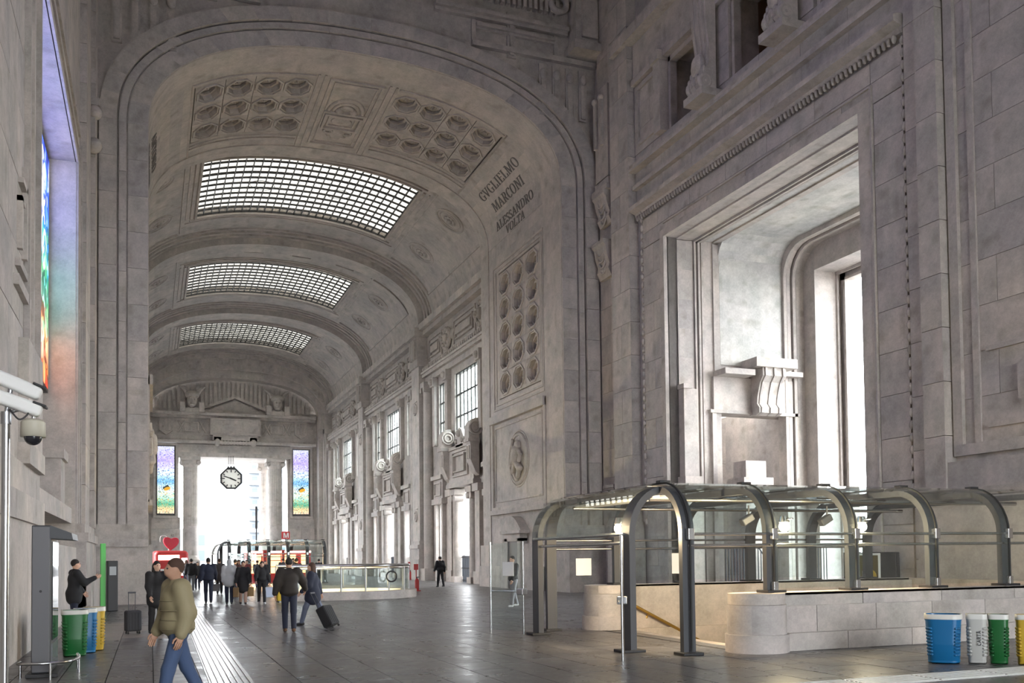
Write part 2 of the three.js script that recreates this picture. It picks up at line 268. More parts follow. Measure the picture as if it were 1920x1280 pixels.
    // round medallion with a relief of a crouching putto
    const med = obj('medallion', [(() => { const g = new THREE.TorusGeometry(1.32, 0.1, 8, 40); return g; })(), (() => { const g = new THREE.TorusGeometry(1.5, 0.05, 6, 40); return g; })(), (() => { const g = new THREE.CylinderGeometry(1.3, 1.3, 0.05, 40); g.rotateX(Math.PI / 2); return g; })()].map((g) => onWall(g, face, xs, -46.9, 7.0)), stone, W);
    const cap = (a, b, r) => { const A1 = V(...a), B1 = V(...b), g = new THREE.CapsuleGeometry(r, A1.distanceTo(B1), 4, 8); g.applyQuaternion(new THREE.Quaternion().setFromUnitVectors(V(0, 1, 0), B1.clone().sub(A1).normalize())); const c = A1.add(B1).multiplyScalar(0.5); g.translate(c.x, c.y, c.z); g.scale(1.12, 1.12, 1.3); return g; };
    obj('relief_figure', [sph(0.24, 0.15, 0.72, 0.14, 1, 1.1, 0.8), cap([0.08, 0.4, 0.1], [0.0, -0.1, 0.12], 0.26), cap([0.2, 0.42, 0.12], [0.55, 0.15, 0.14], 0.1), cap([0.55, 0.15, 0.14], [0.45, -0.15, 0.16], 0.08), cap([-0.12, 0.4, 0.12], [-0.45, 0.62, 0.12], 0.09), cap([-0.45, 0.62, 0.12], [-0.55, 0.95, 0.1], 0.07), cap([0.05, -0.2, 0.12], [0.5, -0.5, 0.16], 0.16), cap([0.5, -0.5, 0.16], [0.15, -0.88, 0.1], 0.11), cap([-0.1, -0.2, 0.1], [-0.35, -0.62, 0.12], 0.15), cap([-0.35, -0.62, 0.12], [-0.05, -1.0, 0.1], 0.1), cap([-0.7, -0.3, 0.08], [-0.6, 0.3, 0.08], 0.12)].map((g) => onWall(g, face, xs, -46.9, 7.0)), stone, med);
  };
  side(1); side(-1);
}
// lettering on the haunches
const font = await new FontLoader().loadAsync('fonts/droid/droid_serif_regular.typeface.json');
{
  const put = (lines, s) => {
    const A = AR.a + 0.06, Bq = AR.b + 0.06, pt = (t) => { const c = Math.cos(t), q = Math.sin(t); return V(CX + s * A * Math.pow(c, 2 / AR.n), AR.ys + Bq * Math.pow(q, 2 / AR.n), 0); };
    const seg = [[19.62, 20.2], [20.22, 20.85], [20.87, 21.9], [21.9, 22.72]];
    // curved facing of the haunch: four slabs following the arch
    const n = 10, a = [], b = []; for (let i = 0; i <= n; i++) { const t = 0.001 + (0.62 - 0.001) * i / n, p = pt(t); a.push([p.x, p.y]); b.push([p.x + s * 0.45, p.y + 0.12]); }
    for (let i = 0; i < n; i += 2) obj('haunch_slab', s > 0 ? band(b.slice(i, i + 3), a.slice(i, i + 3), -51.3, -43.1) : band(a.slice(i, i + 3), b.slice(i, i + 3), -51.3, -43.1), pick(), wallFront);
    lines.forEach(([txt, t, size]) => {
      const g = new TextGeometry(txt, { font, size, depth: 0.03, curveSegments: 3 }); g.computeBoundingBox(); g.translate(-(g.boundingBox.max.x) / 2, -size / 2, 0.0); g.scale(1.3, 1, 1);
      const p = pt(t), e = pt(t + 0.02).sub(pt(t - 0.02)).normalize(), N = V(-s * e.y, s * e.x, 0).multiplyScalar(1); if (N.x * s > 0) N.negate();
      const T = e.clone().cross(N).normalize(); g.applyMatrix4(basis(T, e, N, V(p.x + N.x * 0.004, p.y + N.y * 0.004, -47)));
      obj('inscription', g, M.letters, wallFront).userData.label = `dark carved letters reading ${txt}`;
    });
  };
  put([['GVGLIELMO', 0.5, 0.52], ['MARCONI', 0.335, 0.52], ['ALESSANDRO', 0.15, 0.46], ['VOLTA', 0.045, 0.46]], 1);
  put([['ANTONIO', 0.26, 0.5], ['PACINOTTI', 0.1, 0.5]], -1);
}
// spandrels of the great arch above the bands: cornices, fluted pendants, corner console
{
  const W = wallFront, z = ZF;
  for (const s of [1, -1]) {
    const X = (x) => (s > 0 ? x : 2 * CX - x);
    const bb = (x0, x1, y0, y1, d) => bx(Math.min(X(x0), X(x1)), Math.max(X(x0), X(x1)), y0, y1, z, z + d);
    obj('moulding', [bb(12.2, 18.9, 27.1, 27.3, 0.4), bb(12.2, 18.9, 26.95, 27.1, 0.22)], stone, W);
    obj('moulding', [bb(14.2, 18.2, 26.55, 26.7, 0.3), bb(14.2, 18.2, 26.45, 26.55, 0.16)], stone, W);
    obj('moulding', [bb(14.0, 20.4, 25.6, 25.85, 0.25), bb(14.0, 14.2, 25.85, 26.9, 0.12), bb(18.2, 18.4, 25.85, 26.9, 0.12)], stone, W);
    for (const x of [17.6, 18.3, 19.0, 19.7]) obj('fluted_pendant', [bb(x - 0.2, x + 0.2, 22.9, 25.4, 0.12), bb(x - 0.12, x + 0.12, 23.0, 24.9, 0.18), (() => { const g = new THREE.SphereGeometry(0.2, 10, 8); g.scale(1, 1.3, 0.8); g.translate(X(x), 24.9, z + 0.18); return g; })()], stone, W);
    obj('corner_console', [bb(18.8, 20.4, 25.9, 26.3, 1.2), bb(19.0, 20.4, 26.3, 28.6, 0.9), bb(19.3, 20.1, 26.6, 28.4, 1.05), bb(18.6, 20.4, 28.6, 29.2, 1.4), (() => { const g = new THREE.TorusGeometry(0.4, 0.16, 8, 20); g.translate(X(18.4), 28.4, z + 0.3); return g; })()], stone, W);
  }
  const fl = []; for (let x = 14.6; x < 18.4; x += 0.28) fl.push(bx(x, x + 0.16, 27.9, 28.5, z, z + 0.3)); for (let x = 0.2; x < 4; x += 0.28) fl.push(bx(x, x + 0.16, 27.9, 28.5, z, z + 0.3));
  obj('dentil_row', fl, stone, W);
  obj('keystone_ornament', [bx(10.4, 10.75, 27.3, 28.0, z, z + 0.5), bx(10.85, 11.2, 27.15, 28.0, z, z + 0.5), bx(11.3, 11.65, 27.3, 28.0, z, z + 0.5)], stone, W);
  for (const x of [0.6, 1.5, 2.4, 16.0]) obj('fluted_pendant', [bx(x - 0.22, x + 0.22, 25.4, 27.6, z, z + 0.1), bx(x - 0.1, x + 0.1, 25.5, 27.4, z, z + 0.18)], stone, W);
}
// ================================================================ RIGHT WALL OF THE HALL (with the deep portal niche)
const wallRight = struct('wall_right', 'tall stone hall wall with a deep daylit portal recess and high windows');
{
  const W = wallRight, x = XR, N0 = -34.29, N1 = -22.6, NT = 15.2, zNear = 14;
  // solid wall with the niche cut out, upper windows recessed
  const win = [[-33.9, -31.6], [-29.3, -26.75], [-24.5, -22.0], [-19.6, -17.1]];
  const parts = [bx(x + 0.03, x + 1.2, -0.02, 34, ZF, N0), bx(x + 0.03, x + 1.2, NT, 19.6, N0, N1), bx(x + 0.03, x + 1.2, -0.02, 19.6, N1, zNear), bx(x + 0.03, x + 1.2, 22.72, 34, N0, zNear), bx(x + 0.03, x + 1.2, 22.72, 22.73, N0, zNear)];
  let p = N0; for (const [a, b] of win) { parts.push(bx(x + 0.03, x + 1.2, 19.6, 22.72, p, a)); p = b; } parts.push(bx(x + 0.03, x + 1.2, 19.6, 22.72, p, zNear));
  obj('masonry', parts, stone, W, { shift: false });
  // ashlar facing
  ashlar(W, 'x-', x, ZF + 0.34, -38.5, 0, 19.0, 1.35, 2.2, 0.04);
  ashlar(W, 'x-', x - 0.45, -38.5, -36.75, 3.2, 30, 1.5, 1.75, 0.48);             // far pilaster
  obj('pilaster_base', [bx(x - 0.75, x, 0, 2.4, -38.75, -36.5), bx(x - 0.6, x, 2.4, 3.2, -38.6, -36.6)], stone, W);
  ashlar(W, 'x-', x - 0.12, -36.1, N0 - 0.05, 0, NT, 1.25, 2, 0.16);              // surround, far leg
  ashlar(W, 'x-', x - 0.12, N1 + 0.62, -20.8, 0, NT, 1.25, 2, 0.16);              // surround, near leg
  ashlar(W, 'x-', x - 0.12, -36.1, -20.8, NT + 0.02, 16.5, 0.64, 2.6, 0.16);      // lintel
  obj('surround_edge', [bx(x - 0.17, x + 0.04, 0, NT + 0.3, N1, N1 + 0.5), bx(x - 0.17, x + 0.04, 0, NT, N0 - 0.3, N0), bx(x - 0.17, x + 0.04, NT, NT + 0.3, N0 - 0.3, N1)], STONE[2], W);
  obj('fillet', [bx(x - 0.2, x, 0, NT + 0.6, N1 + 0.53, N1 + 0.6), bx(x - 0.2, x, NT + 0.53, NT + 0.6, N0, N1 + 0.53)], stone, W);
  ashlar(W, 'x-', x - 0.2, -20.66, -20.12, 0, 26, 1.5, 2, 0.24);
  ashlar(W, 'x-', x - 0.36, -20.1, -19.35, 3.4, 30, 1.5, 2, 0.4);                 // near pilaster
  // big ashlar panel to the near side, framed
  ashlar(W, 'x-', x, -19.3, -13.6, 4.6, 19.0, 1.2, 2.6, 0.04);
  ashlar(W, 'x-', x - 0.3, -20.1, -13.6, 3.4, 4.15, 0.75, 3.0, 0.34);
  obj('ledge', [bx(x - 0.55, x, 3.05, 3.4, -20.3, zNear), bx(x - 0.4, x, 0, 3.05, -20.3, zNear)], stone, W);
  obj('panel_frame', [bx(x - 0.12, x, 4.6, 19, -19.3, -19.0), bx(x - 0.12, x, 4.3, 4.6, -19.3, -13.6), bx(x - 0.06, x, 4.6, 19, -18.65, -18.45)], stone, W);
  // carved lozenge tablet low on that panel
  { const t = [bx(-2.2, 2.2, 0, 0.12, 0, 0.1), bx(-2.2, 2.2, 2.0, 2.12, 0, 0.1)]; const hex = (a, b) => [[-a, -b * 0.5], [-a, b * 0.5], [0, b], [a, b * 0.5], [a, -b * 0.5], [0, -b]]; const h = extr(hex(1.25, 0.85), 0.12, { holes: [hex(1.05, 0.68)] }); h.translate(0, 1.05, 0); t.push(h); obj('carved_tablet', t.map((g) => onWall(g, 'x-', x, -16.0, 4.95)), stone, W); }
  // bead-and-reel round the surround
  const bead = []; const be = (y, z) => bead.push(sph(0.085, x - 0.14, y, z, 1, 1.7, 1, 6, 5));
  for (let y = 3.2; y < 16.9; y += 0.36) { be(y, -36.17); be(y, -20.74); } for (let z = -36; z < -20.8; z += 0.36) bead.push(sph(0.085, x - 0.14, 16.98, z, 1, 1, 1.7, 6, 5));
  obj('bead_moulding', bead, stone, W).userData.kind = 'stuff';
  // cornice over the surround, fascias and sill course
  const prof = (pts, z0, z1) => { const g = extr(pts.map(([d, y]) => [d, y]), z1 - z0); g.rotateY(0); const q = g.clone(); q.applyMatrix4(new THREE.Matrix4().makeBasis(V(-1, 0, 0), V(0, 1, 0), V(0, 0, -1))); q.translate(x, 0, z1); return q; };
  obj('cornice', prof([[0, 16.72], [0.14, 16.78], [0.2, 16.92], [0.5, 17.02], [0.5, 17.2], [0.3, 17.28], [0.0, 17.28]], -36.7, -20.7), STONE[2], W);
  ashlar(W, 'x-', x - 0.08, -36.7, -20.7, 17.28, 18.0, 0.72, 2.4, 0.12); obj('string_course', bx(x - 0.3, x, 18.0, 18.2, -36.7, -20.7), stone, W);
  ashlar(W, 'x-', x - 0.12, -36.7, -20.7, 18.2, 18.9, 0.7, 2.4, 0.16); obj('string_course', [bx(x - 0.42, x, 18.9, 19.1, -36.7, -20.1), bx(x - 0.5, x, 18.78, 18.9, -36.7, -20.1)], stone, W);
  ashlar(W, 'x-', x - 0.1, -36.7, -20.7, 19.1, 19.6, 0.5, 2.4, 0.14);
  { const lf = []; for (let z = -36.4; z < -20.9; z += 0.2) lf.push(sph(0.1, x - 0.2, 16.66, z, 1, 1.4, 0.7, 6, 4)); obj('leaf_moulding', lf, stone, W).userData.kind = 'stuff'; }
  // piers between the upper windows, with scroll consoles
  const piers = [[-36.7, -33.95], [-31.55, -29.35], [-26.7, -24.55], [-21.95, -19.65]];
  piers.forEach(([a, b], i) => {
    ashlar(W, 'x-', x - 0.12, a, b, 19.6, 22.7, 1.0, 3, 0.16);
    const m = (a + b) / 2;
    if (!i) { obj('panel_frame', frameBars(-0.9, 0.9, 0, 2.6, 0.12, 0.1).map((g) => onWall(g, 'x-', x - 0.12, m - 0.1, 19.9)), stone, W); obj('pilaster', [bx(x - 0.42, x, 19.6, 23, -34.5, -33.95), bx(x - 0.55, x, 22.6, 23, -34.6, -33.9)], stone, W); return; }
    const sc = []; const cv = [[0.28, 3.9], [0.75, 3.9], [0.72, 2.6], [0.6, 1.6], [0.62, 0.9], [0.85, 0.45], [0.95, 0.1], [0.75, -0.2], [0.3, -0.2]];
    const body = extr(cv, 1.0); body.applyMatrix4(new THREE.Matrix4().makeBasis(V(-1, 0, 0), V(0, 1, 0), V(0, 0, -1))); body.translate(x, 19.55, m + 0.5); sc.push(body);
    for (const d of [-0.34, 0, 0.34]) { const r = extr(cv.map(([u, v]) => [u + 0.05, v]), 0.1); r.applyMatrix4(new THREE.Matrix4().makeBasis(V(-1, 0, 0), V(0, 1, 0), V(0, 0, -1))); r.translate(x, 19.55, m + d + 0.05); sc.push(r); }
    const con = obj('scroll_console', sc, stone, W);
    const lf = []; for (const d of [-0.42, 0.42]) { const g = new THREE.TorusGeometry(0.22, 0.1, 8, 16); g.rotateY(0); g.translate(x - 0.75, 19.7, m + d); lf.push(g); lf.push(sph(0.1, x - 0.75, 19.7, m + d)); }
    for (let k = -3; k <= 3; k++) for (let r = 0; r < 3; r++) lf.push(sph(0.13, x - 0.78 - 0.1 * (r & 1), 19.55 + r * 0.26 + (k & 1) * 0.1, m + k * 0.13, 1, 1.5, 0.8, 7, 5));
    lf.push(sph(0.36, x - 0.78, 20.45, m, 0.6, 1.3, 1.1));
    obj('acanthus', lf, stone, con);
    obj('console_plinth', bx(x - 1.05, x, 19.1, 19.38, m - 0.65, m + 0.65), stone, W);
  });
  obj('cornice', [bx(x - 0.3, x, 22.72, 23.0, -36.7, -19.4), bx(x - 0.18, x, 23.0, 24.6, -36.7, -19.4), bx(x - 0.7, x, 24.6, 25.1, -38, -19.0)], stone, W);
  // ---- niche
  const XB = 27.3;
  const NJ = [bx(x, 22.62, 0, NT, N0 - 1.2, N0), bx(26.8, XB + 1.9, 0, NT, N0 - 1.2, N0), bx(22.62, 26.8, 7.85, NT, N0 - 1.2, N0)];
  obj('niche_wall', [...NJ, bx(x + 1, XB + 1.9, -0.02, NT, N1, N1 + 1.2)], STONE[2], W);
  obj('niche_ceiling', [bx(x + 1, 22.9, NT, NT + 1, N0 - 1.2, N1 + 1.2), bx(22.9, XB, NT + 0.25, NT + 1, N0 - 1.2, N1 + 1.2)], plaster, W);
  // far jamb mouldings, stepped
  for (const [a, b, d] of [[20.86, 21.62, 0.05], [21.66, 21.74, 0.12], [21.82, 21.92, 0.16], [22.0, 22.1, 0.12], [22.62, 22.92, 0.06]]) obj('jamb_moulding', [bx(a, b, 0, NT - 0.1, N0, N0 + d), bx(a, b, 0, NT - 0.1, N1 - d, N1), bx(a, b, NT - d, NT, N0, N1)], STONE[2], W);
  ashlar(W, 'z+', N0 + 0.05, 20.9, 21.6, 0, NT - 0.1, 1.3, 1, 0.05);
  // plaster panel with coved top on the far jamb
  { const R = 1.1, pts = [[22.95, 9.9], [26.3, 9.9], [26.3, NT + 0.2], [22.95 + R, NT + 0.2]]; for (let i = 0; i <= 6; i++) { const a = Math.PI / 2 + i / 6 * Math.PI / 2; pts.push([22.95 + R + Math.cos(a) * R, NT - R + Math.sin(a) * R]); } const g = extr(pts, 0.03); g.translate(0, 0, N0); obj('plaster_panel', g, plaster, W); }
  { const cove = []; for (let i = 0; i < 6; i++) { const a0 = i / 6 * Math.PI / 2, a1 = (i + 1) / 6 * Math.PI / 2, r = 1.2; const P = (a) => [N0 + r - r * Math.cos(a), NT + 0.25 - r + r * Math.sin(a)]; const [z0, y0] = P(a0), [z1, y1] = P(a1); const g = band([[z0, y0], [z1, y1]], [[N0, NT + 0.4], [N0, NT + 0.5]], 0, XB - 22.9); g.applyMatrix4(new THREE.Matrix4().makeBasis(V(0, 0, 1), V(0, 1, 0), V(-1, 0, 0))); g.translate(XB, 0, 0); cove.push(g); } obj('cove', cove, plaster, W); }
  // ledge and console above the inner door
  obj('door_head', [bx(22.5, 26.6, 7.85, 9.35, N0, N0 + 0.14), bx(22.3, 26.9, 7.78, 7.92, N0, N0 + 0.2), bx(22.6, 24.1, 9.35, 9.6, N0, N0 + 0.9), bx(24.0, 26.1, 9.7, 10.1, N0, N0 + 1.15), bx(26.0, 26.9, 9.5, 9.7, N0, N0 + 0.5)], STONE[2], W);
  { const cv = [[0, 9.7], [1.0, 9.7], [1.02, 9.35], [0.8, 9.1], [0.62, 8.6], [0.55, 8.2], [0.72, 8.0], [0.7, 7.8], [0.45, 7.7], [0, 7.75]]; const g = extr(cv, 1.2); g.applyMatrix4(new THREE.Matrix4().makeBasis(V(0, 0, 1), V(0, 1, 0), V(-1, 0, 0))); g.translate(25.6, 0, N0); const r2 = []; for (const d of [24.5, 24.95, 25.4]) { const h = extr(cv.map(([u, v]) => [u * 1.06, v]), 0.1); h.applyMatrix4(new THREE.Matrix4().makeBasis(V(0, 0, 1), V(0, 1, 0), V(-1, 0, 0))); h.translate(d + 0.1, 0, N0); r2.push(h); } obj('scroll_keystone', [g, ...r2], STONE[2], W); }
  obj('door_reveal', [bx(26.8, 27.0, 0, 7.9, N0, N0 + 0.14), bx(22.42, 22.62, 0, 7.9, N0, N0 + 0.14)], STONE[2], W);
  // small pilaster strips standing in the niche
  obj('pilaster_strip', [bx(20.75, 21.6, 0, 5.0, N0, N0 + 0.6), bx(20.85, 21.5, 5.0, 8.7, N0, N0 + 0.42), bx(20.8, 21.2, 8.7, 8.9, N0, N0 + 0.5)], STONE[2], W);
  // outer wall of the niche with the tall opening
  const o0 = -33.4, o1 = -22.8, oT = 14.2;
  obj('outer_wall', [bx(XB, XB + 1.4, 0, NT + 1, N0 - 0.2, o0), bx(XB, XB + 1.4, oT, NT + 1, o0, o1), bx(XB, XB + 1.4, 0, NT + 1, o1, N1 + 0.2)], STONE[2], W);
  { const rr_ = (d) => { const z0 = N0 + d, z1 = N1 - d, yT = NT + 0.2 - d, R = 1.3, p = [[z0, 0], [z0, yT - R]]; for (let k = 1; k <= 5; k++) { const a = k / 5 * Math.PI / 2; p.push([z0 + R - R * Math.cos(a), yT - R + R * Math.sin(a)]); } for (let k = 0; k <= 5; k++) { const a = Math.PI / 2 - k / 5 * Math.PI / 2; p.push([z1 - R + R * Math.cos(a), yT - R + R * Math.sin(a)]); } p.push([z1, 0]); return p; };
    for (const [d, xa, xb] of [[0.16, 26.2, 26.36], [0.1, 26.42, 26.6], [0.2, 26.66, 26.82], [0.12, 26.9, 27.3]]) { const g = band(rr_(d), rr_(-0.4), 0, xb - xa); g.applyMatrix4(new THREE.Matrix4().makeBasis(V(0, 0, 1), V(0, 1, 0), V(-1, 0, 0))); g.translate(xb, 0, 0); obj('rounded_architrave', g, STONE[2], W); } }
  obj('outer_reveal', [bx(XB + 1.4, XB + 1.9, 0, oT + 0.8, o0 - 1.2, o0 + 0.35), bx(XB + 1.4, XB + 1.9, oT - 0.35, oT + 0.8, o0, o1), bx(XB + 1.4, XB + 1.9, 0, oT + 0.8, o1 - 0.35, o1 + 1.2)], STONE[2], W);
  obj('window_fillet', [bx(XB + 1.3, XB + 1.42, 0, oT - 0.3, o0 + 0.3, o0 + 0.42), bx(XB + 1.3, XB + 1.42, oT - 0.42, oT - 0.3, o0 + 0.3, o1), bx(XB + 1.15, XB + 1.25, 0, oT - 0.1, o0, o0 + 0.1), bx(XB + 1.15, XB + 1.25, oT - 0.12, oT + 0.02, o0, o1)], STONE[2], W);
  // room behind the inner door
  obj('passage_wall', [bx(21.6, 22.4, 0, 8.6, -41, N0 - 1.2), bx(27.0, 28, 0, 8.6, -41.5, N0 - 1.2), bx(21.6, 28, 8.3, 8.9, -36.6, N0 - 1.2), bx(21.6, 28, 8.3, 8.9, -42, -40.4)], STONE[3], W);
  { const pts = [], out = []; for (let i = 0; i <= 10; i++) { const t = i / 10, X = 21.6 + 6.4 * t; pts.push([X, -39.5 - 1.1 * Math.sin(t * Math.PI)]); out.push([X, -42]); } for (let r = 0; r < 4; r++) { const g = band(out, pts, 0, 2.06); g.applyMatrix4(new THREE.Matrix4().makeBasis(V(1, 0, 0), V(0, 0, 1), V(0, -1, 0))); g.translate(0, (r + 1) * 2.08, 0); obj('curved_course', g, pick(), W); } }
  { const gs = [0.42, 0.28].map((r) => { const g = new THREE.TorusGeometry(r, 0.06, 8, 24); g.translate(25.9, 5.4, -40.3); return g; }); gs.push(sph(0.16, 25.9, 5.4, -40.35)); obj('roundel', gs, stone, W); }
  tag(obj('stone_pedestal', [bx(22.95, 24.1, 0.5, 4.6, -33.6, -32.6), bx(22.8, 24.25, 4.6, 4.9, -33.7, -32.5), bx(23, 24, 4.9, 5.6, -33.55, -32.65), bx(22.85, 24.2, 0, 0.5, -33.7, -32.5)], STONE[2]), 'pale stepped stone pedestal standing in the inner doorway of the portal', 'pedestal');
  // dark panels in the upper windows
  win.forEach(([a, b], i) => { const w = struct(i < 3 ? `window_${i + 1}` : 'window_16', 'upper window onto an unlit timber-lined loft between scroll consoles', 'window'); w.userData.group = 'dark upper windows'; for (let k = 0; k < 5; k++) obj('loft_board', bx(x + 7.9, x + 8, 19.1, 23.2, a - 0.4 + (b - a + 0.8) * k / 5, a - 0.4 + (b - a + 0.8) * (k + 1) / 5 - 0.015), M.darkWood, w); obj('loft_lining', [bx(x + 1.2, x + 8.2, 18.9, 19.2, a - 0.6, b + 0.6), bx(x + 1.2, x + 8.2, 23.1, 23.4, a - 0.6, b + 0.6), bx(x + 1.2, x + 8.2, 18.9, 23.4, a - 0.7, a - 0.4), bx(x + 1.2, x + 8.2, 18.9, 23.4, b + 0.4, b + 0.7), bx(x + 8, x + 8.2, 18.9, 23.4, a - 0.7, b + 0.7)], M.darkWood, w); obj('window_frame', [bx(x - 0.02, x + 0.3, 19.6, 22.72, a, a + 0.16), bx(x - 0.02, x + 0.3, 19.6, 22.72, b - 0.16, b), bx(x - 0.02, x + 0.3, 22.5, 22.72, a, b)], stone, w); });
}
// side wall details by the great arch: scroll brackets on the narrow return
{
  const W = wallRight, x = XR;
  const br = (y, z, h) => { const cv = [[0, h], [0.62, h], [0.62, h - 0.16], [0.5, h - 0.3], [0.42, h * 0.55], [0.3, h * 0.35], [0.36, h * 0.2], [0.2, 0], [0, 0]]; const g = extr(cv, 1.2); g.applyMatrix4(new THREE.Matrix4().makeBasis(V(-1, 0, 0), V(0, 1, 0), V(0, 0, -1))); g.translate(x, y, z + 0.6); const f = []; for (let k = 0; k < 4; k++) { const t = new THREE.TorusGeometry(0.34 - k * 0.03, 0.05, 6, 12, Math.PI); t.rotateZ(Math.PI); t.rotateY(-Math.PI / 2); t.translate(x - 0.46 + k * 0.04, y + h - 0.35 - k * 0.3, z); f.push(t); } obj('drapery_bracket', [g, ...f], stone, W); };
  br(14.9, -39.6, 1.7); br(17.4, -39.5, 1.5);
  obj('sloped_cap', [bx(x - 0.55, x, 18.9, 19.15, -40.3, -38.7), bx(x - 0.4, x, 19.15, 19.5, -40.2, -38.8), bx(x - 0.35, x, 19.6, 24, -40.2, -38.9)], stone, W);
  ashlar(W, 'x-', x - 0.2, -40.2, -38.8, 24, 30, 1.5, 2, 0.24);
  for (const z of [-40, -39.4]) obj('fluted_pendant', [bx(x - 0.5, x - 0.3, 21.2, 23.6, z - 0.1, z + 0.1), sph(0.16, x - 0.45, 23.5, z)], stone, W);
  obj('shield_relief', [bx(x - 0.2, x, 4.0, 5.0, -40, -39.1), bx(x - 0.28, x, 4.9, 5.05, -40.1, -39)], stone, W);
}
// ================================================================ LEFT WALL OF THE HALL (with the LED screen recess)
const wallLeft = struct('wall_left', 'tall stone hall wall with a coloured light screen set in a recess');
{
  const W = wallLeft, x = XL, N0 = -34.29, N1 = -22.6, NT = 15.15, d = 1.0;
  obj('masonry', [bx(x - 1.6, x - 0.03, -0.02, 34, ZF, N0), bx(x - 1.6, x - 0.03, NT, 34, N0, N1), bx(x - 1.6, x - 0.03, -0.02, 34, N1, 14), bx(x - 1.6, x - d, -0.02, NT, N0, N1)], stone, W, { shift: false });
  ashlar(W, 'x+', x, N0 - 1.6, N0 - 0.02, 3.0, NT + 2, 1.3, 2, 0.04);
  ashlar(W, 'x+', x + 0.2, -38.6, -36.2, 3.0, 26, 1.4, 2.4, 0.24);
  ashlar(W, 'x+', x + 0.34, -40.4, -39.2, 3.0, 26, 1.4, 2, 0.38);
  ashlar(W, 'x+', x, N1 + 0.02, -17, 3.6, NT + 2, 1.3, 2.4, 0.04);
  ashlar(W, 'x+', x, -17, -9.5, 3.6, 12.4, 1.3, 2.4, 0.04);
  obj('recess_jamb', [bx(x - d, x, 0, NT, N0 - 0.02, N0 + 0.02)], STONE[2], W);
  for (const [a, b, t] of [[-34.55, -34.3, 0.07], [-34.95, -34.75, 0.1], [-35.25, -35.15, 0.14]]) obj('moulding', [bx(x, x + t, 0, NT + (-34.3 - a), a, b), bx(x, x + t, NT - 34.3 - b, NT - 34.3 - a, N0, N1)], stone, W);
  obj('base_course', [bx(x, x + 0.35, 0, 2.4, -40.3, N0), bx(x, x + 0.5, 0, 1.1, -40.3, N0), bx(x, x + 0.42, 2.4, 2.7, -40.3, N0), bx(x, x + 0.3, 2.7, 3.0, -40.3, N0), bx(x, x + 0.14, 0, 2.5, N1, -9), bx(x, x + 0.2, 2.5, 3.0, N1, -9), bx(x, x + 0.1, 3.0, 3.6, N1, -9)], stone, W);
  obj('recess_shelf', [bx(x - d, x - 0.1, 3.0, 3.5, N0, N1), bx(x - d, x - 0.3, 3.5, 5.0, N0, N0 + 1.6), bx(x - d, x + 0.05, 0, 2.2, N0, N1), bx(x - d, x - 0.2, 5.0, 5.3, N0, N0 + 1.7)], stone, W);
  obj('projecting_block', [bx(x, x + 0.18, 4.0, 6.0, N1 + 0.3, -19.8), bx(x, x + 0.22, 3.6, 4.0, N1 + 0.2, -19.7)], stone, W);
  for (const [a, b, t] of [[-22.55, -22.35, 0.1], [-22.1, -22.0, 0.16], [-21.7, -21.5, 0.08], [-20.6, -20.5, 0.12]]) obj('moulding', bx(x, x + t, 3.6, NT + 2, a, b), stone, W);
  // stepped key-pattern mouldings
  obj('key_pattern', [bx(x, x + 0.1, 7.6, 9.4, -20.3, -20.15), bx(x, x + 0.1, 8.9, 9.0, -20.3, -19.6), bx(x, x + 0.1, 7.6, 8.6, -19.6, -19.45), bx(x, x + 0.1, 8.5, 8.6, -19.9, -19.45), bx(x, x + 0.1, 7.2, 7.35, -20.3, -19.2), bx(x, x + 0.1, 6.8, 7.0, -20.9, -19.0)], stone, W);
  obj('scroll_bracket', [bx(x, x + 0.5, 19.2, 19.5, -39.1, -38.7), bx(x, x + 0.35, 17.8, 19.2, -39.05, -38.75), sph(0.3, x + 0.3, 17.7, -38.9), sph(0.3, x + 0.3, 19.0, -38.9)], stone, W);
}
// ================================================================ hall ceiling and rear wall (behind the camera)
{
  const LX0 = 5.2, LX1 = 13.2, LZ0 = -28, LZ1 = -15;
  const C = struct('ceiling', 'coffered hall ceiling with a large glazed lantern', 'ceiling');
  obj('ceiling_slab', [bx(-6, 24.6, 32, 33, ZF - 0.2, LZ0), bx(-6, 24.6, 32, 33, LZ1, 16), bx(-6, LX0, 32, 33, LZ0, LZ1), bx(LX1, 24.6, 32, 33, LZ0, LZ1)], stone, C);
  const bars = []; for (let i = 0; i <= 8; i++) { const X = LX0 + (LX1 - LX0) * i / 8; bars.push(bx(X - 0.06, X + 0.06, 32.3, 32.5, LZ0, LZ1)); } for (let i = 0; i <= 10; i++) { const z = LZ0 + (LZ1 - LZ0) * i / 10; bars.push(bx(LX0, LX1, 32.3, 32.45, z - 0.06, z + 0.06)); }
  obj('lantern_glass', bx(LX0, LX1, 32.55, 32.57, LZ0, LZ1), coolGlass, C);
  obj('lantern_bars', bars, M.muntin, C);
  const wr = struct('wall_rear', 'stone hall wall with a tall arched opening behind the viewer');
  const h = archPts(CX, 6.0, 4.0, 10, -0.02, 2.3, 24); const g = extr([[-6, -0.02], [-6, 33], [24.6, 33], [24.6, -0.02], ...h.slice().reverse()], 2); g.translate(0, 0, 14); obj('masonry', g, stone, wr);
}
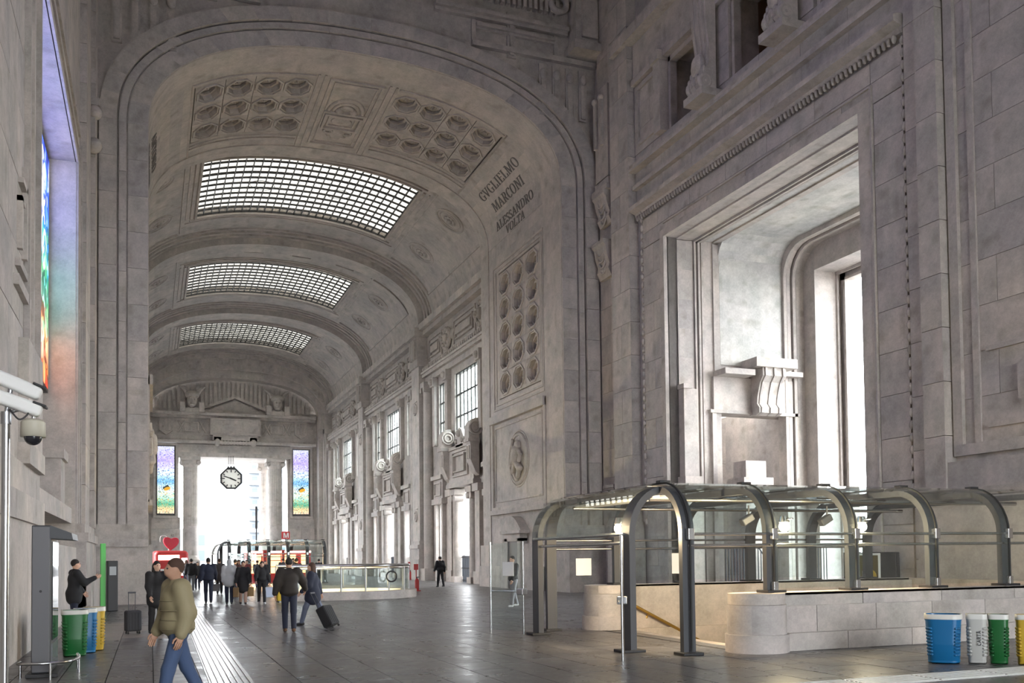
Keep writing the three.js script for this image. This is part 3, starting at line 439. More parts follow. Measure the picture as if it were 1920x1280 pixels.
// ================================================================ GALLERY: vault with three skylights
const BAYS = [-60.3, -80.7, -101.1], BL = 10.2, VX = { a: 10.8, b: 5.75, ys: 19.65, n: 2.2 };
const vy = (dx, o = 0) => vault(dx, VX.a + o, VX.b + o, VX.ys, VX.n);
const dxs = (d0, d1, n) => Array.from({ length: n + 1 }, (_, i) => d0 + (d1 - d0) * i / n);
const sideDx = (() => { const t0 = 0.0, out = []; for (let i = 0; i <= 14; i++) { const t = t0 + i / 14; out.push(10.8 - (10.8 - 6.4) * Math.pow(t, 1.9)); } return out.reverse(); })();   // 6.4 .. 10.8, finer near the springing
const arcBand = (list, z0, z1, o0, o1) => band(list.map((d) => [CX + d, vy(d / (VX.a) * (VX.a + o0), o0)].map((v, i) => (i ? v : CX + d * (VX.a + o0) / VX.a))), list.map((d) => [CX + d * (VX.a + o1) / VX.a, vy(d * (VX.a + o1) / VX.a, o1)]), z0, z1);
const fullDx = [...sideDx.slice().reverse().map((d) => -d), ...dxs(-6.4, 6.4, 20).slice(1, -1), ...sideDx];
const vaultS = struct('ceiling_vault', 'stone barrel vault of the gallery with ribs, panels and medallions', 'ceiling');
BAYS.forEach((zc) => {
  const z0 = zc - BL, z1 = Math.min(zc + BL, ZB), s0 = zc - 4.7, s1 = zc + 4.7;
  obj('vault_shell', [arcBand(sideDx, z0, z1, 0, 0.5), arcBand(sideDx.slice().reverse().map((d) => -d), z0, z1, 0, 0.5)], stone, vaultS, { shift: false });
  const mid = dxs(-6.4, 6.4, 20); obj('vault_crown', [arcBand(mid, z0, s0, 0, 0.5), arcBand(mid, s1, z1, 0, 0.5)], STONE[1], vaultS, { shift: false });
  // stepped mouldings round the skylight
  for (const [a, b, o] of [[0.0, 0.16, -0.12], [0.3, 0.5, -0.1], [0.75, 0.85, -0.06]]) {
    const wide = dxs(-6.4 - b * 0.8, 6.4 + b * 0.8, 24);
    if (s1 + b < ZB) obj('skylight_moulding', arcBand(wide, s1 + a, s1 + b, o, 0.02), STONE[2], vaultS);
    obj('skylight_moulding', arcBand(wide, s0 - b, s0 - a, o, 0.02), STONE[2], vaultS);
    for (const s of [-1, 1]) { const l = dxs(6.4 + a * 0.8, 6.4 + b * 0.8, 2), q = s > 0 ? l : l.slice().reverse().map((d) => -d); obj('skylight_moulding', arcBand(q, s0, s1, o, 0.02), STONE[2], vaultS); }
  }
  // transverse ribs
  for (const [dz, w, o] of [[-BL, 1.0, -0.75], [-BL + 1.25, 0.22, -0.3], [-BL + 1.7, 0.16, -0.2], [-BL + 2.2, 0.1, -0.12], [BL - 1.3, 0.22, -0.25], [BL - 1.8, 0.12, -0.15]]) { const zz = zc + dz; if (zz > ZB - 1) continue; obj('transverse_rib', arcBand(fullDx, zz - w * (dz < 0 ? 0.9 : 0.5), zz + w, o, 0.02), stone, vaultS); }
  // small panels with a shell on the rib
  for (const d of [-5.2, -1.8, 1.8, 5.2]) { const y = vy(d) - 0.16, zz = zc + BL - 2.6; if (zz > ZB) continue; const sl = Math.atan2(vy(d + 0.1) - vy(d - 0.1), 0.2); const fr = frameBars(-0.8, 0.8, -0.5, 0.5, 0.08, 0.08).map((g) => g); const sh = new THREE.TorusGeometry(0.4, 0.09, 6, 16, Math.PI); const s2 = new THREE.TorusGeometry(0.2, 0.08, 6, 12, Math.PI); obj('shell_panel', [...fr, sh, s2].map((g) => { g.rotateX(Math.PI / 2); g.rotateZ(sl); g.translate(CX + d, y + 0.1, zz); return g; }), stone, vaultS); }
  // side panels with two round medallions
  for (const s of [-1, 1]) {
    const A = sideDx.map((d) => d).filter((d) => d > 7.2 && d < 10.55), q = s > 0 ? A : A.slice().reverse().map((d) => -d);
    for (const [a, b] of [[-7.3, -7.2], [7.2, 7.3]]) if (zc + b < ZB) obj('panel_moulding', arcBand(q, zc + a, zc + b, -0.12, 0.02), stone, vaultS);
    for (const d of [7.35, 10.35]) { const l = [d - 0.04, d + 0.04], w = s > 0 ? l : l.slice().reverse().map((e) => -e); obj('panel_moulding', arcBand(w, zc - 7.2, Math.min(zc + 7.2, ZB), -0.07, 0.02), stone, vaultS); }
    for (const dz of [-3.4, 3.4]) {
      const d = 8.75, y = vy(d), sl = Math.atan2(vy(d + 0.1) - vy(d - 0.1), 0.2), T = V(Math.cos(sl) * s, Math.sin(sl), 0), N = V(-s * Math.sin(sl) * -1, 0, 0); N.set(s * Math.sin(sl), -Math.cos(sl), 0);
      const U = N.clone().cross(T), m = basis(T, U, N, V(CX + s * d, y, zc + dz));
      const gs = [[1.0, 0.11], [0.78, 0.07], [0.48, 0.06]].map(([r, t]) => new THREE.TorusGeometry(r, t, 6, 28)); for (let i = 0; i < 8; i++) gs.push(sph(0.16, Math.cos(i * Math.PI / 4) * 0.3, Math.sin(i * Math.PI / 4) * 0.3, 0.04, 1, 1, 0.6, 6, 4)); gs.push(sph(0.18, 0, 0, 0.08));
      obj('medallion', gs.map((g) => g.applyMatrix4(m)), STONE[1], vaultS);
    }
  }
});
// skylights: iron bars and single panes
BAYS.forEach((zc, i) => {
  const w = struct(`window_${i + 4}`, ['arched grid skylight of pale glass next to the great arch', 'arched grid skylight of pale glass over the middle bay', 'arched grid skylight of pale glass next to the end wall'][i], 'skylight');
  const s0 = zc - 4.7, L = 9.4, nc = 26, nr = 11, cols = dxs(-6.4, 6.4, nc);
  cols.forEach((d) => obj('glazing_bar', bx(CX + d - 0.03, CX + d + 0.03, vy(d) + 0.02, vy(d) + 0.14, s0, s0 + L), M.muntin, w));
  for (let r = 0; r <= nr; r++) { const z = s0 + L * r / nr, t = r === 3 || r === 8 ? 0.05 : 0.02; obj('glazing_bar', arcBand(cols, z - t, z + t, 0.02, 0.14), M.muntin, w); }
  for (let c = 0; c < nc; c++) for (let r = 0; r < nr; r++) obj('pane', arcBand([cols[c], cols[c + 1]], s0 + L * r / nr, s0 + L * (r + 1) / nr, 0.15, 0.17), frosted, w);
  if (!i) for (const d of [-2.6, 2.2]) { const g = new THREE.TorusGeometry(0.75, 0.02, 6, 32); g.rotateX(Math.PI / 2); g.translate(CX + d, vy(d) + 0.08, zc); obj('ring_bar', g, M.gunmetal, w); }
});
// ================================================================ GALLERY: side wall, three bays
const naveRight = struct('wall_nave_right', 'gallery side wall with three bays of windows, volutes and doorways');
const XN = 20;
function bay(parent, zc, zMax) {
  const z = (d) => zc + d, ok = (d0, d1) => z(d1) <= zMax + 0.01, B = [], x0 = XN, x1 = XN + 0.5;
  const add = (d0, d1, y0, y1, xa = x0, xb = x1) => { const a = z(d0), b = Math.min(z(d1), zMax); if (b > a) B.push(bx(xa, xb, y0, y1, a, b)); };
  for (const [a, b] of [[-BL, -6.3], [-4.9, -2.4], [2.4, 4.9], [6.3, BL]]) add(a, b, -0.02, 26);
  for (const s of [[-6.3, -4.9], [4.9, 6.3]]) { add(...s, 5.6, 10.2); add(...s, 14.5, 26); }
  add(-2.4, 2.4, 6.4, 10); add(-2.4, 2.4, 14.6, 26); add(-2.4, -1.9, -0.02, 6.4); add(1.9, 2.4, -0.02, 6.4);
  obj('bay_masonry', B, stone, parent, { shift: false });
  const p = (name, geos, m = stone) => { const g = geos.filter((q) => { q.computeBoundingBox(); return q.boundingBox.max.z <= zMax + 0.3; }); if (g.length) return obj(name, g, m, parent); };
  // pier at the far end of the bay
  p('pier', [bx(19.25, x0, 3, 16.4, z(-BL - 1.05), z(-BL + 1.05)), bx(19.05, x0, 0, 1.6, z(-BL - 1.3), z(-BL + 1.3)), bx(19.12, x0, 1.6, 2.4, z(-BL - 1.2), z(-BL + 1.2)), bx(19.0, x0, 2.4, 2.7, z(-BL - 1.3), z(-BL + 1.3)), bx(19.18, x0, 2.7, 3, z(-BL - 1.12), z(-BL + 1.12))]);
  p('pier_capital', [bx(19.1, x0, 16.4, 16.9, z(-BL - 1.2), z(-BL + 1.2)), bx(18.85, x0, 18.7, 19.3, z(-BL - 1.4), z(-BL + 1.4)), bx(19.15, x0, 16.9, 18.7, z(-BL - 0.9), z(-BL + 0.9)), ...[-0.5, 0, 0.5].map((e) => bx(18.95, x0, 17.0, 18.5, z(-BL + e - 0.16), z(-BL + e + 0.16)))]);
  for (const [yy, r] of [[13.2, 0.4], [4.9, 0.36]]) { const t = new THREE.TorusGeometry(r, 0.08, 6, 18); p('pier_roundel', [onWall(frameBars(-0.5, 0.5, -0.6, 0.6, 0.07, 0.06).reduce((a, g) => a || g, null), 'x-', 19.25, z(-BL), yy), onWall(t, 'x-', 19.22, z(-BL), yy), sph(0.24, 19.2, yy, z(-BL), 0.6, 1, 1)]); }
  // half columns beside the pier and the windows
  for (const d of [-8.3, 8.3]) p('half_column', [cyl(0.42, 0.38, 0.9, 14.4, 19.75, z(d), 14), bx(19.2, x0, 0, 0.9, z(d - 0.6), z(d + 0.6)), bx(19.25, x0, 14.6, 15.0, z(d - 0.55), z(d + 0.55)), ...[-0.4, 0.4].map((e) => { const g = new THREE.CylinderGeometry(0.22, 0.22, 0.7, 12); g.rotateZ(Math.PI / 2); g.translate(19.6, 14.45, z(d + e)); return g; })]);
  for (const d of [-3.6, 3.6, -6.8, 6.8]) p('window_pier', [bx(19.7, x0, 10.0, 14.4, z(d - 0.3), z(d + 0.3)), bx(19.55, x0, 14.4, 15.1, z(d - 0.4), z(d + 0.4)), sph(0.25, 19.55, 14.75, z(d))]);
  // entablature
  p('entablature', [bx(19.75, x0, 15.1, 15.5, z(-BL), z(BL)), bx(19.5, x0, 15.5, 15.75, z(-BL), z(BL)), bx(19.4, x0, 15.75, 15.9, z(-BL), z(BL)), bx(19.5, x0, 18.75, 19.1, z(-BL), z(BL)), bx(19.2, x0, 19.1, 19.6, z(-BL), z(BL))].map((g) => { g.computeBoundingBox(); if (g.boundingBox.max.z > zMax) { const b = g.boundingBox; return bx(b.min.x, b.max.x, b.min.y, b.max.y, b.min.z, zMax); } return g; }));
  const eggs = []; for (let d = -9; d < 9; d += 0.42) if (z(d) < zMax - 0.3) eggs.push(sph(0.15, 19.62, 16.15, z(d), 1, 1.3, 0.8, 6, 5)); obj('egg_moulding', eggs, stone, parent).userData.kind = 'stuff';
  for (const d of [-3.75, 3.75]) {
    const gs = [new THREE.TorusGeometry(0.72, 0.16, 8, 20), new THREE.TorusGeometry(0.45, 0.1, 6, 16)].map((g) => onWall(g, 'x-', 19.85, z(d), 17.4)); for (let k = 0; k < 12; k++) gs.push(sph(0.17, 19.75, 17.4 + Math.sin(k * Math.PI / 6) * 0.7, z(d) + Math.cos(k * Math.PI / 6) * 0.7, 0.8, 1, 1, 6, 5)); gs.push(sph(0.34, 19.75, 17.4, z(d), 0.9, 1.1, 1), sph(0.16, 19.45, 17.35, z(d)), bx(19.8, x0, 16.3, 16.7, z(d - 0.35), z(d + 0.35)));
    p('wreath_medallion', gs);
  }
  for (const [a, b] of [[-8.6, -5.2], [-2.4, 2.4], [5.2, 8.6]]) p('frieze_panel', [...frameBars(a, b, 16.5, 18.4, 0.14, 0.12), ...frameBars(a + 0.5, b - 0.5, 16.9, 18.0, 0.1, 0.16), bx(a + 0.8, b - 0.8, 17.2, 17.7, 0, 0.2)].map((g) => onWall(g, 'x-', x0, zc, 0)));
  for (const d of [-5.0, -2.6, 2.6, 5.0]) p('palmette', [-0.5, -0.25, 0, 0.25, 0.5].map((e, k) => { const g = new THREE.SphereGeometry(0.13, 6, 5); g.scale(0.6, 3.2, 0.8); g.rotateZ(-e * 1.4); g.translate(e * 0.6, 17.5, 0.1); return onWall(g, 'x-', x0, z(d), 0); }));
  // aedicule with two volute blocks
  p('balcony', [bx(19.45, x0, 6.5, 6.8, z(-3.0), z(3.0)), bx(19.6, x0, 6.8, 9.1, z(-2.7), z(2.7)), bx(19.5, x0, 9.1, 9.35, z(-2.8), z(2.8)), ...frameBars(-1.7, 1.7, 7.2, 9.0, 0.14, 0.12).map((g) => onWall(g, 'x-', 19.6, zc, 0)), ...frameBars(-1.2, 1.2, 7.5, 8.7, 0.1, 0.2).map((g) => onWall(g, 'x-', 19.6, zc, 0))]);
  p('cartouche', [(() => { const g = extr([[-0.75, 0], [0.75, 0], [0.9, 0.6], [0.5, 1.1], [0, 1.3], [-0.5, 1.1], [-0.9, 0.6]], 0.25); return onWall(g, 'x-', 19.75, zc, 9.2); })(), sph(0.26, 19.5, 10.1, zc), sph(0.18, 19.5, 9.6, z(-0.6)), sph(0.18, 19.5, 9.6, z(0.6))]);
  for (const s of [-1, 1]) {
    const c = z(s * 3.0), prof = [[0, 10.7]]; for (let k = 0; k <= 7; k++) { const a = Math.PI / 2 - k / 7 * Math.PI / 2; prof.push([0.6 * Math.cos(a) + 0.1, 10.05 + 0.65 * Math.sin(a)]); } prof.push([0.7, 9.3], [0.6, 9.0], [0.6, 8.0], [0.25, 7.2], [0, 7.0]);
    const g = extr(prof, 0.85); g.applyMatrix4(new THREE.Matrix4().makeBasis(V(-1, 0, 0), V(0, 1, 0), V(0, 0, -1))); g.translate(19.75, 0, c + 0.42);
    const sp = [0.42, 0.24].map((r) => { const t = new THREE.TorusGeometry(r, 0.08, 6, 18); t.translate(19.75 - 0.25, 10.05, c + 0.45); return t; });
    p('volute_block', [g, ...sp, bx(18.98, 19.75, 9.15, 9.35, c - 0.5, c + 0.5), bx(19.08, 19.3, 8.05, 8.9, c - 0.25, c - 0.08), bx(19.08, 19.3, 8.05, 8.9, c + 0.08, c + 0.25)], STONE[2]);
    p('door_pilaster', [bx(19.6, x0, 0, 0.8, c - 0.6, c + 0.6), bx(19.7, x0, 0.8, 6.0, c - 0.45, c + 0.45), bx(19.55, x0, 6.0, 6.5, c - 0.6, c + 0.6)]);
    p('ionic_column', [cyl(0.34, 0.3, 0.4, 5.6, 19.9, z(s * 1.75), 14), bx(19.5, 20.2, 0, 0.4, z(s * 1.75 - 0.42), z(s * 1.75 + 0.42)), ...[-0.34, 0.34].map((e) => { const q = new THREE.CylinderGeometry(0.24, 0.24, 0.66, 14); q.rotateZ(Math.PI / 2); q.translate(19.85, 5.8, z(s * 1.75 + e)); return q; }), bx(19.5, 20.3, 6.02, 6.4, z(s * 1.75 - 0.6), z(s * 1.75 + 0.6))], STONE[2]);
    p('side_door_head', [bx(19.55, x0, 5.6, 6.0, z(s * 5.7 - 1.3), z(s * 5.7 + 1.3)), bx(19.7, x0, 6.0, 7.4, z(s * 5.7 - 1.1), z(s * 5.7 + 1.1)), bx(19.5, x0, 7.4, 7.7, z(s * 5.7 - 1.3), z(s * 5.7 + 1.3)), ...frameBars(-0.8, 0.8, 6.2, 7.2, 0.1, 0.4).map((g) => onWall(g, 'x-', x0, z(s * 5.7), 0))]);
    p('side_door_jamb', [bx(19.7, x0, 0, 5.6, z(s * 5.7 - 1.0), z(s * 5.7 - 0.7)), bx(19.7, x0, 0, 5.6, z(s * 5.7 + 0.7), z(s * 5.7 + 1.0))]);
  }
}
BAYS.forEach((zc, i) => bay(naveRight, zc, i ? zc + BL : ZB));
// the mirrored wall on the other side
{ const m = naveRight.clone(); m.name = 'wall_nave_left'; m.scale.x = -1; m.position.x = 2 * CX; m.userData = { kind: 'structure', label: 'gallery side wall opposite, mostly hidden behind the great pier', category: 'wall' }; scene.add(m); }
// glazed windows of the bays
let winNo = 7;
BAYS.forEach((zc, i) => {
  const where = ['bay nearest the great arch', 'middle bay', 'bay nearest the end wall'][i];
  const make = (d0, d1, y0, y1, nc, nr, what) => {
    const w = struct(`window_${winNo++}`, `${what} window with black bars in the gallery ${where}`, 'window'), X = XN + 0.14;
    const zz = (k) => zc + d0 + (d1 - d0) * k / nc, yy = (k) => y0 + (y1 - y0) * k / nr;
    for (let k = 0; k <= nc; k++) obj('glazing_bar', bx(X - 0.04, X + 0.04, y0, y1, zz(k) - 0.035, zz(k) + 0.035), M.muntin, w);
    for (let k = 0; k <= nr; k++) obj('glazing_bar', bx(X - 0.05, X + 0.05, yy(k) - 0.05, yy(k) + 0.05, zc + d0, zc + d1), M.muntin, w);
    for (let a = 0; a < nc; a++) for (let b = 0; b < nr; b++) obj('pane', bx(X - 0.01, X + 0.01, yy(b), yy(b + 1), zz(a), zz(a + 1)), glass, w);
    return w;
  };
  make(-2.4, 2.4, 10, 14.6, 6, 3, 'wide'); make(-6.3, -4.9, 10.2, 14.5, 2, 3, 'narrow far-side'); make(4.9, 6.3, 10.2, 14.5, 2, 3, 'narrow near-side');
  // black railings across the doorways
  const rail = (d0, d1, h, what) => { const o = thing('iron_railing', `black iron railing across the ${what} doorway in the ${where}`, 'railing', [XN + 0.12, 0, zc + (d0 + d1) / 2]); const L = d1 - d0; for (const y of [0.12, h * 0.55, h - 0.05]) obj('rail', bx(-0.03, 0.03, y, y + 0.05, -L / 2, L / 2), M.iron, o); for (let q = -L / 2; q <= L / 2 + 0.01; q += 0.16) obj('bar', rod([0, 0, q], [0, h + 0.08, q], 0.03, 6), M.iron, o); };
  rail(-1.9, 1.9, 1.75, 'central'); rail(-6.3, -4.9, 1.75, 'far side'); rail(4.9, 6.3, 1.75, 'near side');
});
// ================================================================ END WALL with the great portal
const wallEnd = struct('wall_end', 'end wall of the gallery with a colonnaded portal open to daylight');
{
  const W = wallEnd, z = ZE, lun = archPts(CX, 9.4, 4.0, 18.4, 18.4, 2.2, 32, 0);
  obj('masonry', [bx(-2, 3.0, -0.02, 19, z - 1.4, z), bx(15.2, 21.4, -0.02, 19, z - 1.4, z), bx(3.0, 15.2, 13.5, 19, z - 1.4, z), bx(-2, 21.4, 18.5, 27, z - 1.4, z - 0.5)], stone, W, { shift: false });
  // deep arch in front of the lunette
  obj('end_arch', [band(archPts(CX, 9.4, 4.1, 18.4, 0, 2.3, 32, 1), archPts(CX, 11.6, 8.4, 18.4, 0, 2.3, 32, 1), z, z + 1.6), band(archPts(CX, 9.9, 5.0, 18.4, 0, 2.3, 32, 1), archPts(CX, 11.8, 8.6, 18.4, 0, 2.3, 32, 1), z + 1.6, z + 2.4)], stone, W, { shift: false });
  const ribs = []; for (let x = 0.4; x < 18; x += 0.5) ribs.push(bx(x, x + 0.3, 18.6, 18.4 + 4.0 * Math.pow(Math.max(0, 1 - Math.pow(Math.abs(x + 0.15 - CX) / 9.4, 2.2)), 1 / 2.2), z - 0.5, z - 0.3)); ribs.forEach((g) => obj('lunette_rib', g, stone, W));
  obj('entablature', [bx(2.9, 15.5, 13.5, 14.0, z, z + 0.5), bx(2.9, 15.5, 14.0, 14.9, z, z + 0.25), bx(0.0, 18.4, 15.0, 15.3, z, z + 1.1), bx(0.2, 18.2, 15.3, 16.0, z, z + 0.3), bx(0.0, 18.4, 17.9, 18.2, z - 0.4, z + 0.7), bx(0.0, 18.4, 18.2, 18.5, z - 0.4, z + 1.2), bx(0.2, 18.2, 16.0, 17.9, z - 0.2, z + 0.15)], stone, W);
  obj('tablet', [bx(6.4, 12.0, 16.0, 17.88, z, z + 1.15), bx(6.7, 11.7, 15.4, 16.0, z, z + 1.0), ...frameBars(6.55, 11.85, 16.1, 17.9, 0.12, 1.25).map((g) => { g.translate(0, 0, z); return g; })], stone, W);
  const dn = []; for (let x = 7.6; x < 11; x += 0.34) dn.push(bx(x, x + 0.2, 14.95, 15.4, z, z + 0.9)); obj('dentil_row', dn, stone, W);
  for (const x of [7.2, 11.2]) obj('corbel', [sph(0.4, x, 15.2, z + 0.8, 1, 1.2, 1), bx(x - 0.4, x + 0.4, 15.3, 15.8, z, z + 1.0)], stone, W);
  for (const s of [-1, 1]) {
    obj('shield', [(() => { const g = extr([[-0.7, 0.5], [-0.8, 2.0], [0.8, 2.0], [0.7, 0.5], [0, 0]], 0.5); g.translate(CX + s * 7.5, 15.9, z); return g; })(), ...[-0.35, 0, 0.35].map((e) => bx(CX + s * 7.5 + e - 0.1, CX + s * 7.5 + e + 0.1, 16.4, 17.7, z + 0.5, z + 0.62))], stone, W);
    for (const d of [3.6, 5.9]) { const a = rod([CX + s * d - 0.35, 16.3, z + 0.25], [CX + s * d + 0.35, 17.6, z + 0.25], 0.1, 6), b = rod([CX + s * d + 0.35, 16.3, z + 0.25], [CX + s * d - 0.35, 17.6, z + 0.25], 0.1, 6); obj('crossed_staves', [a, b], stone, W); }
    obj('relief_panel', frameBars(CX + s * 4.75 - 0.75, CX + s * 4.75 + 0.75, 16.4, 17.5, 0.12, 0.3).map((g) => { g.translate(0, 0, z); return g; }), stone, W);
    // winged head on a block
    const hx = CX + s * 4.75, gz = (g) => { g.translate(-hx, -19.2, -z); g.scale(1.25, 1.2, 1.5); g.translate(hx, 19.35, z); return g; }; const wing = (k) => [0, 1, 2, 3].map((i) => { const g = new THREE.SphereGeometry(0.2, 7, 5); g.scale(2.6 - i * 0.35, 0.7, 0.5); g.rotateZ(k * (0.55 + i * 0.22)); g.translate(hx + k * (0.75 - i * 0.06), 20.75 - i * 0.14, z + 0.5); return g; });
    obj('winged_head', [sph(0.55, hx, 19.6, z + 0.6, 0.85, 1.25, 0.9), sph(0.6, hx, 20.15, z + 0.5, 1.05, 0.7, 1), sph(0.14, hx, 19.5, z + 1.1, 0.8, 1.6, 1), sph(0.1, hx - 0.2, 19.7, z + 1.02), sph(0.1, hx + 0.2, 19.7, z + 1.02), sph(0.16, hx, 19.15, z + 1.0, 1.3, 0.5, 0.6), ...wing(1), ...wing(-1), bx(hx - 1.05, hx - 0.6, 18.5, 19.4, z, z + 0.9), bx(hx + 0.6, hx + 1.05, 18.5, 19.4, z, z + 0.9), bx(hx - 0.6, hx + 0.6, 18.5, 18.9, z, z + 0.8)].map(gz), stone, W);
    // walls beside the portal
    ashlar(W, 'z+', z + 0.12, Math.min(CX + s * 6.0, CX + s * 9.1), Math.max(CX + s * 6.0, CX + s * 9.1), 0, 6.6, 1.3, 3.2, 0.14);
    obj('screen_surround', frameBars(CX + s * 7.55 - 1.3, CX + s * 7.55 + 1.3, 6.5, 15.0, 0.25, 0.3).map((g) => { g.translate(0, 0, z); return g; }), stone, W);
    obj('wall_boss', sph(0.2, CX + s * 6.8, 4.6, z + 0.14, 1, 1, 0.5), stone, W);
  }
  obj('pediment', [band([[4.6, 18.6], [9.2, 20.4], [13.8, 18.6]], [[4.6, 18.9], [9.2, 20.75], [13.8, 18.9]], z - 0.3, z + 0.3), extr([[5.2, 18.5], [9.2, 20.3], [13.2, 18.5]], 0.3).translate(0, 0, z - 0.4)], stone, W);
}
function portalColumn(x, z, r, h, label) {
  const c = thing('portal_column', label, 'column', [x, 0, z], 0, 'columns of the end portal');
  obj('plinth', [bx(-r * 1.25, r * 1.25, 0, 1.6, -r * 1.25, r * 1.25)], stone, c);
  obj('column_base', lathe([[0, 1.6], [r * 1.22, 1.6], [r * 1.22, 1.85], [r * 1.12, 1.95], [r * 1.16, 2.1], [r * 1.02, 2.25], [0, 2.25]], 28), stone, c);
  obj('shaft', lathe([[0, 2.25], [r, 2.25], [r * 0.99, 5.6], [0, 5.6]], 28), STONE[3], c);
  const pts = []; for (let i = 0; i < 120; i++) { const a = i / 120 * Math.PI * 2, q = r * (0.955 + 0.04 * Math.abs(Math.cos(a * 12))); pts.push([Math.cos(a) * q, Math.sin(a) * q]); }
  const fl = extr(pts, h - 1.2 - 5.6); fl.rotateX(-Math.PI / 2); fl.translate(0, 5.6, 0); obj('fluted_shaft', fl, stone, c);
  obj('capital', [cyl(r * 0.95, r * 1.2, h - 1.2, h - 0.75, 0, 0, 28), bx(-r * 1.3, r * 1.3, h - 0.4, h, -r * 1.3, r * 1.3), ...[-1, 1].flatMap((s) => [-1, 1].map((t) => sph(r * 0.36, s * r * 1.05, h - 0.65, t * r * 0.8))), cyl(r * 1.2, r * 1.25, h - 0.75, h - 0.4, 0, 0, 20)], stone, c);
  return c;
}
portalColumn(4.3, ZE - 0.2, 0.82, 13.5, 'fluted stone column at the heart-topped booth side of the end portal');
portalColumn(13.75, ZE - 0.2, 0.82, 13.5, 'fluted stone column at the window side of the end portal');
portalColumn(13.3, ZE - 6.5, 0.7, 13.5, 'farther fluted column standing outside behind the window-side portal column');
obj('trim_1', bx(3, 15.2, 13.5, 15, ZE - 8, ZE - 1.4), stone).userData = { kind: 'structure', label: 'outer lintel over the end portal porch', category: 'lintel' };
// ================================================================ STAIR CANOPY: steel hoops and bent glass
// axis along x; near side zn (larger z), far side zf; entrance at x0
const CAN = { top: 2.95, sh: 2.12, r: 0.78 };
function hoopPts(zn, zf, o) {                                 // half profile in (z, y): near foot, over, far foot; o grows outwards
  const p = [[zn + o, 0]]; const rz = CAN.r + o, ry = CAN.top - CAN.sh + o;
  for (let k = 0; k <= 9; k++) { const a = k / 9 * Math.PI / 2; p.push([zn - CAN.r + rz * Math.cos(a), CAN.sh + ry * Math.sin(a)]); }
  for (let k = 0; k <= 9; k++) { const a = Math.PI / 2 - k / 9 * Math.PI / 2; p.push([zf + CAN.r - rz * Math.cos(a), CAN.sh + ry * Math.sin(a)]); }
  p.push([zf - o, 0]); return p;
}
const toX = new THREE.Matrix4().makeBasis(V(0, 0, 1), V(0, 1, 0), V(-1, 0, 0));   // profile (z, y), extruded along -x
